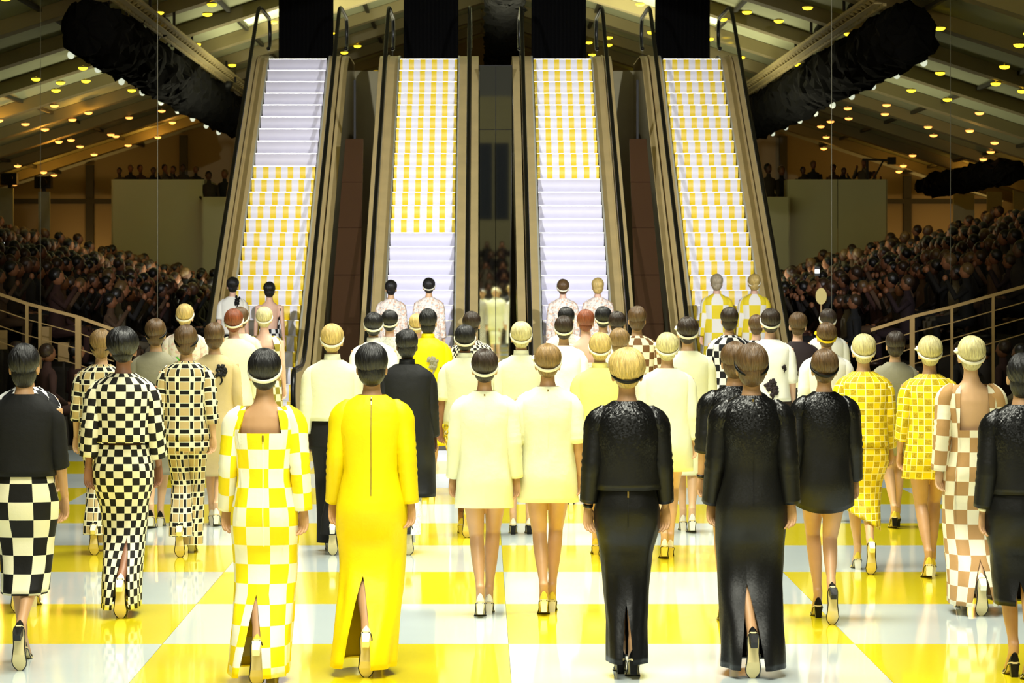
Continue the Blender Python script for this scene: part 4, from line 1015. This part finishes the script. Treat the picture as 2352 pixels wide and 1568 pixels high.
for sx in (-1, 1):
    L = sorted([s for s in inview if s[3] == sx]); side = 'left' if sx < 0 else 'right'
    V, Fc, MI, n0 = [], [], [], 0
    for idx, (d, x, z, _, seat) in enumerate(L):
        i = rg.randrange(14); rz = -sx*(-PI/2)+rg.uniform(-.35, .35); sc = rg.uniform(.90, 1.10)
        if idx < 140:
            o = link('person', AUD[i][0], None, None, (x, d, z+.0), (0, 0, rz), (sc,)*3)
            rowk = int(round((z-.7)/.2))
            tagit(o, 'spectator in %s, %s row of the %s stand, %s seat from the near end' % (cn[i % 10], ('front', 'second', 'third', 'fourth', 'fifth', 'sixth', 'seventh', 'eighth', 'top')[rowk], side, ORD[seat]), 'person', 'seated spectators in the %s stand' % side)
        else:
            c, s_ = math.cos(rz)*sc, math.sin(rz)*sc
            for p in AUD[i][1]:
                V.extend((x+v[0]*c-v[1]*s_, d+v[0]*s_+v[1]*c, z+v[2]*sc) for v in p[0]); Fc.extend([tuple(q+n0 for q in f) for f in p[1]])
                mi = (i % 10) if p[3] == 0 else (10+i % 3 if p[3] == 1 else 13+i % 3)
                MI.extend([mi]*len(p[1])); n0 += len(p[0])
    m = bpy.data.meshes.new('crowd'); m.from_pydata(V, [], Fc)
    for i in range(10): m.materials.append(MATS['aud_cloth_%d' % i])
    for q in AUD_S+AUD_H: m.materials.append(q)
    m.polygons.foreach_set('material_index', MI); m.polygons.foreach_set('use_smooth', [True]*len(Fc)); m.update()
    o = link('crowd', m); tagit(o, 'dense dark crowd deep in the %s stand' % side, 'crowd', kind='stuff')
# ------------------------------------------------------------ booths with standing crew
m_booth = plain('booth_white', (196, 192, 150), .8, var=.06, scale=1)
def booth(pa, pb, pytop, d, depth, label):
    a, b = at(pa, pytop, d), at(pb, pytop, d)
    r = empty('booth', ((a.x+b.x)/2, d, 0)); tagit(r, label, 'booth', 'white booths behind the stands'); w_ = (b.x-a.x)/2; h = a.z
    n = max(1, int(round((pb-pa)/105)))
    for i in range(n): link('panel', mesh('bp', [box(-w_+2*w_*i/n+.008, -w_+2*w_*(i+1)/n-.008, 0, .05, 0, h)]), m_booth, r)
    for s_ in (-1, 1): link('side_panel', mesh('bs', [box(s_*w_-.03, s_*w_+.03, .05, depth, 0, h)]), m_booth, r)
    link('deck', mesh('bd', [box(-w_, w_, .05, depth, h-1.15, h-1.05)]), m_bl, r)
    return r, h
BO = [(258, 466, 412, 71, 'taller white booth at left with silhouetted crew on top'), (466, 545, 452, 70.5, 'lower white booth at left beside the leftmost escalator'),
      (1812, 2036, 412, 71, 'taller white booth at right with silhouetted crew on top'), (1715, 1812, 452, 70.5, 'lower white booth at right beside the rightmost escalator')]
CREW = [[(275, 384), (300, 377), (323, 377), (352, 383), (377, 376), (398, 380), (421, 376), (450, 380)], [(480, 392), (516, 388)], [(1845, 382), (1868, 368), (1915, 376), (1938, 384), (1984, 364), (2008, 392)], [(1765, 372), (1795, 380)]]
ordn = ['first', 'second', 'third', 'fourth', 'fifth', 'sixth', 'seventh', 'eighth']
bk = ['taller left booth', 'lower left booth', 'taller right booth', 'lower right booth']
for (pa, pb, py, d, lb), crew, nm in zip(BO, CREW, bk):
    r, h = booth(pa, pb, py, d, 3.2, lb)
    for i, (px, ty) in enumerate(crew):
        dd = d+.6+.9*(i % 3); p = at(px, ty, dd); i2 = 14+(i % 6); sc = (p.z-(h-1.05))/1.80; m_ = AUD[i2][0]
        sc = max(.72, min(1.05, sc)); o = link('person', m_, None, None, (p.x, dd, h-1.05), (0, 0, PI+rg.uniform(-.6, .6)), (sc,)*3)
        tagit(o, 'dark crew member on the %s, %s from the left' % (nm, ordn[i]), 'person', 'crew standing on the booths')
# pale wall panels at far left and far right
m_pp = plain('pale_panel', (176, 180, 142), .8); m_or = plain('orange_cloth', (176, 108, 58), .85)
for pa, pb, py, lb in ((-12, 30, 432, 'pale narrow wall panel at the far left edge'), (88, 114, 440, 'pale narrow upright panel near the left post'), (2190, 2238, 446, 'pale wall panel under the low right truss'), (2268, 2302, 440, 'middle pale wall panel at far right'), (2328, 2380, 432, 'pale wall panel at the right edge')):
    a, b = at(pa, py, 78), at(pb, py, 78)
    o = link('wall_panel', mesh('pp', [box(-(b.x-a.x)/2, (b.x-a.x)/2, 0, .12, 0, a.z)]), m_pp, None, ((a.x+b.x)/2, 78, 0)); tagit(o, lb, 'panel', 'pale panels along the end wall')
for px, py, lb in ((22, 424, 'black loudspeaker on the pale panel at the far left edge'), (100, 432, 'black loudspeaker on the narrow panel near the left post')):
    p = at(px, py, 78); hh = at(px, 432 if px < 60 else 440, 78).z
    r = empty('loudspeaker', (p.x, 78, hh+.005)); tagit(r, lb, 'loudspeaker')
    link('cabinet', mesh('lsb', [box(-.22, .22, -.2, .2, 0.08, .40)]), m_fix, r); link('cone', mesh('lsc', [tube([(0, -.2, .24), (0, -.23, .24)], [.13, .11], 16)]), m_black, r)
    link('bracket', mesh('lsk', [beam((0, .05, 0), (0, .05, .09), .1)]), m_fix, r)
# ------------------------------------------------------------ railings
m_rail = plain('railing_tan', (170, 140, 88), .5, .3)
def railing(pts, posts, d, label, low):
    r = empty('railing', at(pts[0][0], pts[0][1], d)); tagit(r, label, 'railing', 'stair railings at the stands'); o = r.location
    P = [at(x, y, d)-o for x, y in pts]
    link('top_rail', mesh('tr', [beam(a, b, .042) for a, b in zip(P, P[1:])]), m_rail, r)
    for k in (1, 2, 3):
        dz = Vector((0, 0, -.21*k)); link('mid_rail', mesh('mrl', [beam(a+dz, b+dz, .013) for a, b in zip(P, P[1:])]), m_rail, r)
    for x, yt, yb, w_ in posts:
        a, b = at(x, yt, d)-o, at(x, yb, d)-o; link('post', mesh('rp', [beam(a, b, w_)]), m_rail, r)
railing([(-60, 655), (62, 697), (180, 728), (262, 757)], [(62, 697, 960, .04), (92, 705, 960, .04), (180, 726, 960, .075)], 38.5, 'tan stair railing with cable rails at the left stand', 0)
railing([(2420, 638), (2280, 678), (2185, 705), (2095, 727), (2000, 758)], [(2095, 727, 960, .06), (2186, 704, 960, .035), (2281, 678, 960, .035)], 38.5, 'tan stair railing with cable rails at the right stand', 0)
# front-row guests beside the runway
for px, py, d, lb, i in ((108, 800, 37.9, 'guest in maroon seated by the runway, left of the post', 3), (176, 812, 38.6, 'guest seated by the runway, right of the post', 13), (40, 800, 39.2, 'guest in dark clothes under the left railing', 0),
                         (2205, 800, 39.3, 'guest half hidden by the tan-checked gown at right', 5), (2305, 770, 39.6, 'guest seated under the right railing', 3), (2345, 800, 37.9, 'guest in beige seated at the right edge', 8), (2262, 790, 38.6, 'guest between the gown and the right edge', 1)):
    p = at(px, py, d); o = link('person', AUD[i][0], None, None, (p.x, d, 0), (0, 0, (-PI/2 if px < 1000 else PI/2)+.5*(1 if px < 1000 else -1)), (1, 1, 1)); tagit(o, lb, 'person', 'guests beside the runway')
    s = link('bench_cube', mesh('bench', [box(-.26, .26, -.22, .22, 0, .39)]), m_bl, None, (p.x, d, 0)); tagit(s, 'dark seat block under the '+lb.split(',')[0], 'seat', 'seat blocks beside the runway')
# bits in the crowd: a cream paddle and two lit phones
p = at(1886, 680, 42.0); r = empty('hand_fan', (p.x, p.y, p.z)); tagit(r, 'cream oval hand fan held up in the right stand', 'fan')
link('blade', mesh('fan', [tube([(0, -.008, 0), (0, .008, 0)], [(.080, .12), (.080, .12)], 28, ref=(1, 0, 0))]), cloth('fan_cream', (246, 226, 150)), r); link('handle', mesh('fanh', [beam((0, 0, -.11), (0, 0, -.30), .022, .014)]), m_rail, r)
for px, py, lb in ((6, 560, 'lit phone screen at the far left edge'), (1877, 623, 'bright phone light in the right stand')):
    p = at(px, py, 44 if px > 100 else 60); r = empty('phone', p); tagit(r, lb, 'phone')
    link('case', mesh('ph', [box(-.04, .04, 0, .01, -.07, .07)]), m_fix, r); link('screen', mesh('phs', [box(-.034, .034, -.003, 0, -.028, .028)]), emit('phone_glow', (235, 245, 240), 4), r)
# jib camera on the right booth
p = at(1990, 368, 71.5); r = empty('camera_jib', p); tagit(r, 'camera jib arm beside the crew member on the taller right booth', 'camera jib')
link('arm', mesh('ja', [beam((-.1, 0, .02), (.6, 0, 0), .05)]), m_fix, r); link('strut', mesh('js', [beam((.02, 0, -.75), (.42, 0, .0), .04)]), m_fix, r); link('camera_head', mesh('jc', [box(.52, .72, -.08, .08, -.1, .08)]), m_fix, r); link('post', mesh('jp', [beam((.02, 0, -.95), (.02, 0, 0), .06)]), m_fix, r)
# ------------------------------------------------------------ behind the camera: what the centre mirror looks back at
wr = link('wall_rear', mesh('wr', [box(-15, 15, -12.2, -12, -.2, 9)]), plain('rear_wall', (150, 144, 108), .9)); tagit(wr, kind='structure')
V, Fc, MI, n0 = [], [], [], 0
for row in range(5):
    for i in range(26):
        k = 14+rg.randrange(6); x = (i-12.5)*.5+rg.uniform(-.1, .1); y = -2.6-row*.9; z = .05+row*.38; c, s_ = 1, 0
        for p in AUD[k][1]:
            V.extend((x+v[0], y+v[1], z+v[2]) for v in p[0]); Fc.extend([tuple(q+n0 for q in f) for f in p[1]]); MI.extend([(k % 10) if p[3] == 0 else (10+k % 3 if p[3] == 1 else 13+k % 3)]*len(p[1])); n0 += len(p[0])
m = bpy.data.meshes.new('crowd'); m.from_pydata(V, [], Fc)
for i in range(10): m.materials.append(MATS['aud_cloth_%d' % i])
for q in AUD_S+AUD_H: m.materials.append(q)
m.polygons.foreach_set('material_index', MI); m.update()
o = link('crowd', m); tagit(o, 'dark crowd of photographers reflected in the centre mirror', 'crowd', kind='stuff')
for row in range(5):
    if row: o = link('riser', mesh('riser', [box(-6.8, 6.8, -.45, .45, 0, .05+row*.38)]), m_bl, None, (0, -2.6-row*.9, 0)); tagit(o, 'dark photographers\' riser step behind the camera, %s step up' % ORD[row-1], 'riser', 'photographers\' risers')

m_rd = plain('rear_drape', (64, 70, 80), .9)
for i, xx in enumerate((-.16, .48)):
    V = []; n = 16
    for z in (4.25, 7.2):
        V += [(.56*t/n, .03*math.sin(t*1.9), z) for t in range(n+1)]+[(.56*t/n, .03*math.sin(t*1.9)+.05, z) for t in range(n, -1, -1)]
    o = link('rear_drape', mesh('rdr', [(V, grid_faces(2, 2*n+2, True, True, True))]), m_rd, None, (xx, -11.99, 0)); tagit(o, 'blue-grey drape reflected in the %s column of the centre mirror' % ('left', 'right')[i], 'drape', 'rear drapes seen in the mirror')
for px, py, d, lb in ((4, 780, 39.4, 'tan board at the left edge below the railing'), (106, 772, 39.4, 'tan board just right of the two thin left railing posts'), (146, 808, 39.4, 'tan board left of the thick left railing post')):
    p = at(px, py, d); r = empty('seat_board', (p.x, d, 0)); tagit(r, lb, 'board', 'tan boards behind the left railing')
    link('board', mesh('sbd', [box(-.075, .075, 0, .02, p.z-.13, p.z+.13)]), m_rail, r); link('stem', mesh('sst', [beam((0, .03, 0), (0, .03, p.z), .03)]), m_bl, r)
m_seam = plain('mirror_seam', (110, 108, 84), .5, .2)
for px, lb in ((93, 'thin added rod for the mirror wall seam near the left edge'), (362, 'thin added rod for the mirror wall seam between the left truss and booth'), (1910, 'thin added rod for the mirror wall seam between the right truss and booth'), (2183, 'thin added rod for the mirror wall seam near the right edge')):  # added thin rods stand in for the mirror wall's panel seams
    x = (px-CX)*43.6/F; o = link('cable', mesh('cable', [beam((0, 0, .7+.2*max(0, int((abs(x)-5.0)/.8))), (0, 0, roofz(x)-.02), .007)]), m_seam, None, (x, 43.6, 0)); tagit(o, lb, 'cable', 'mirror wall seams')
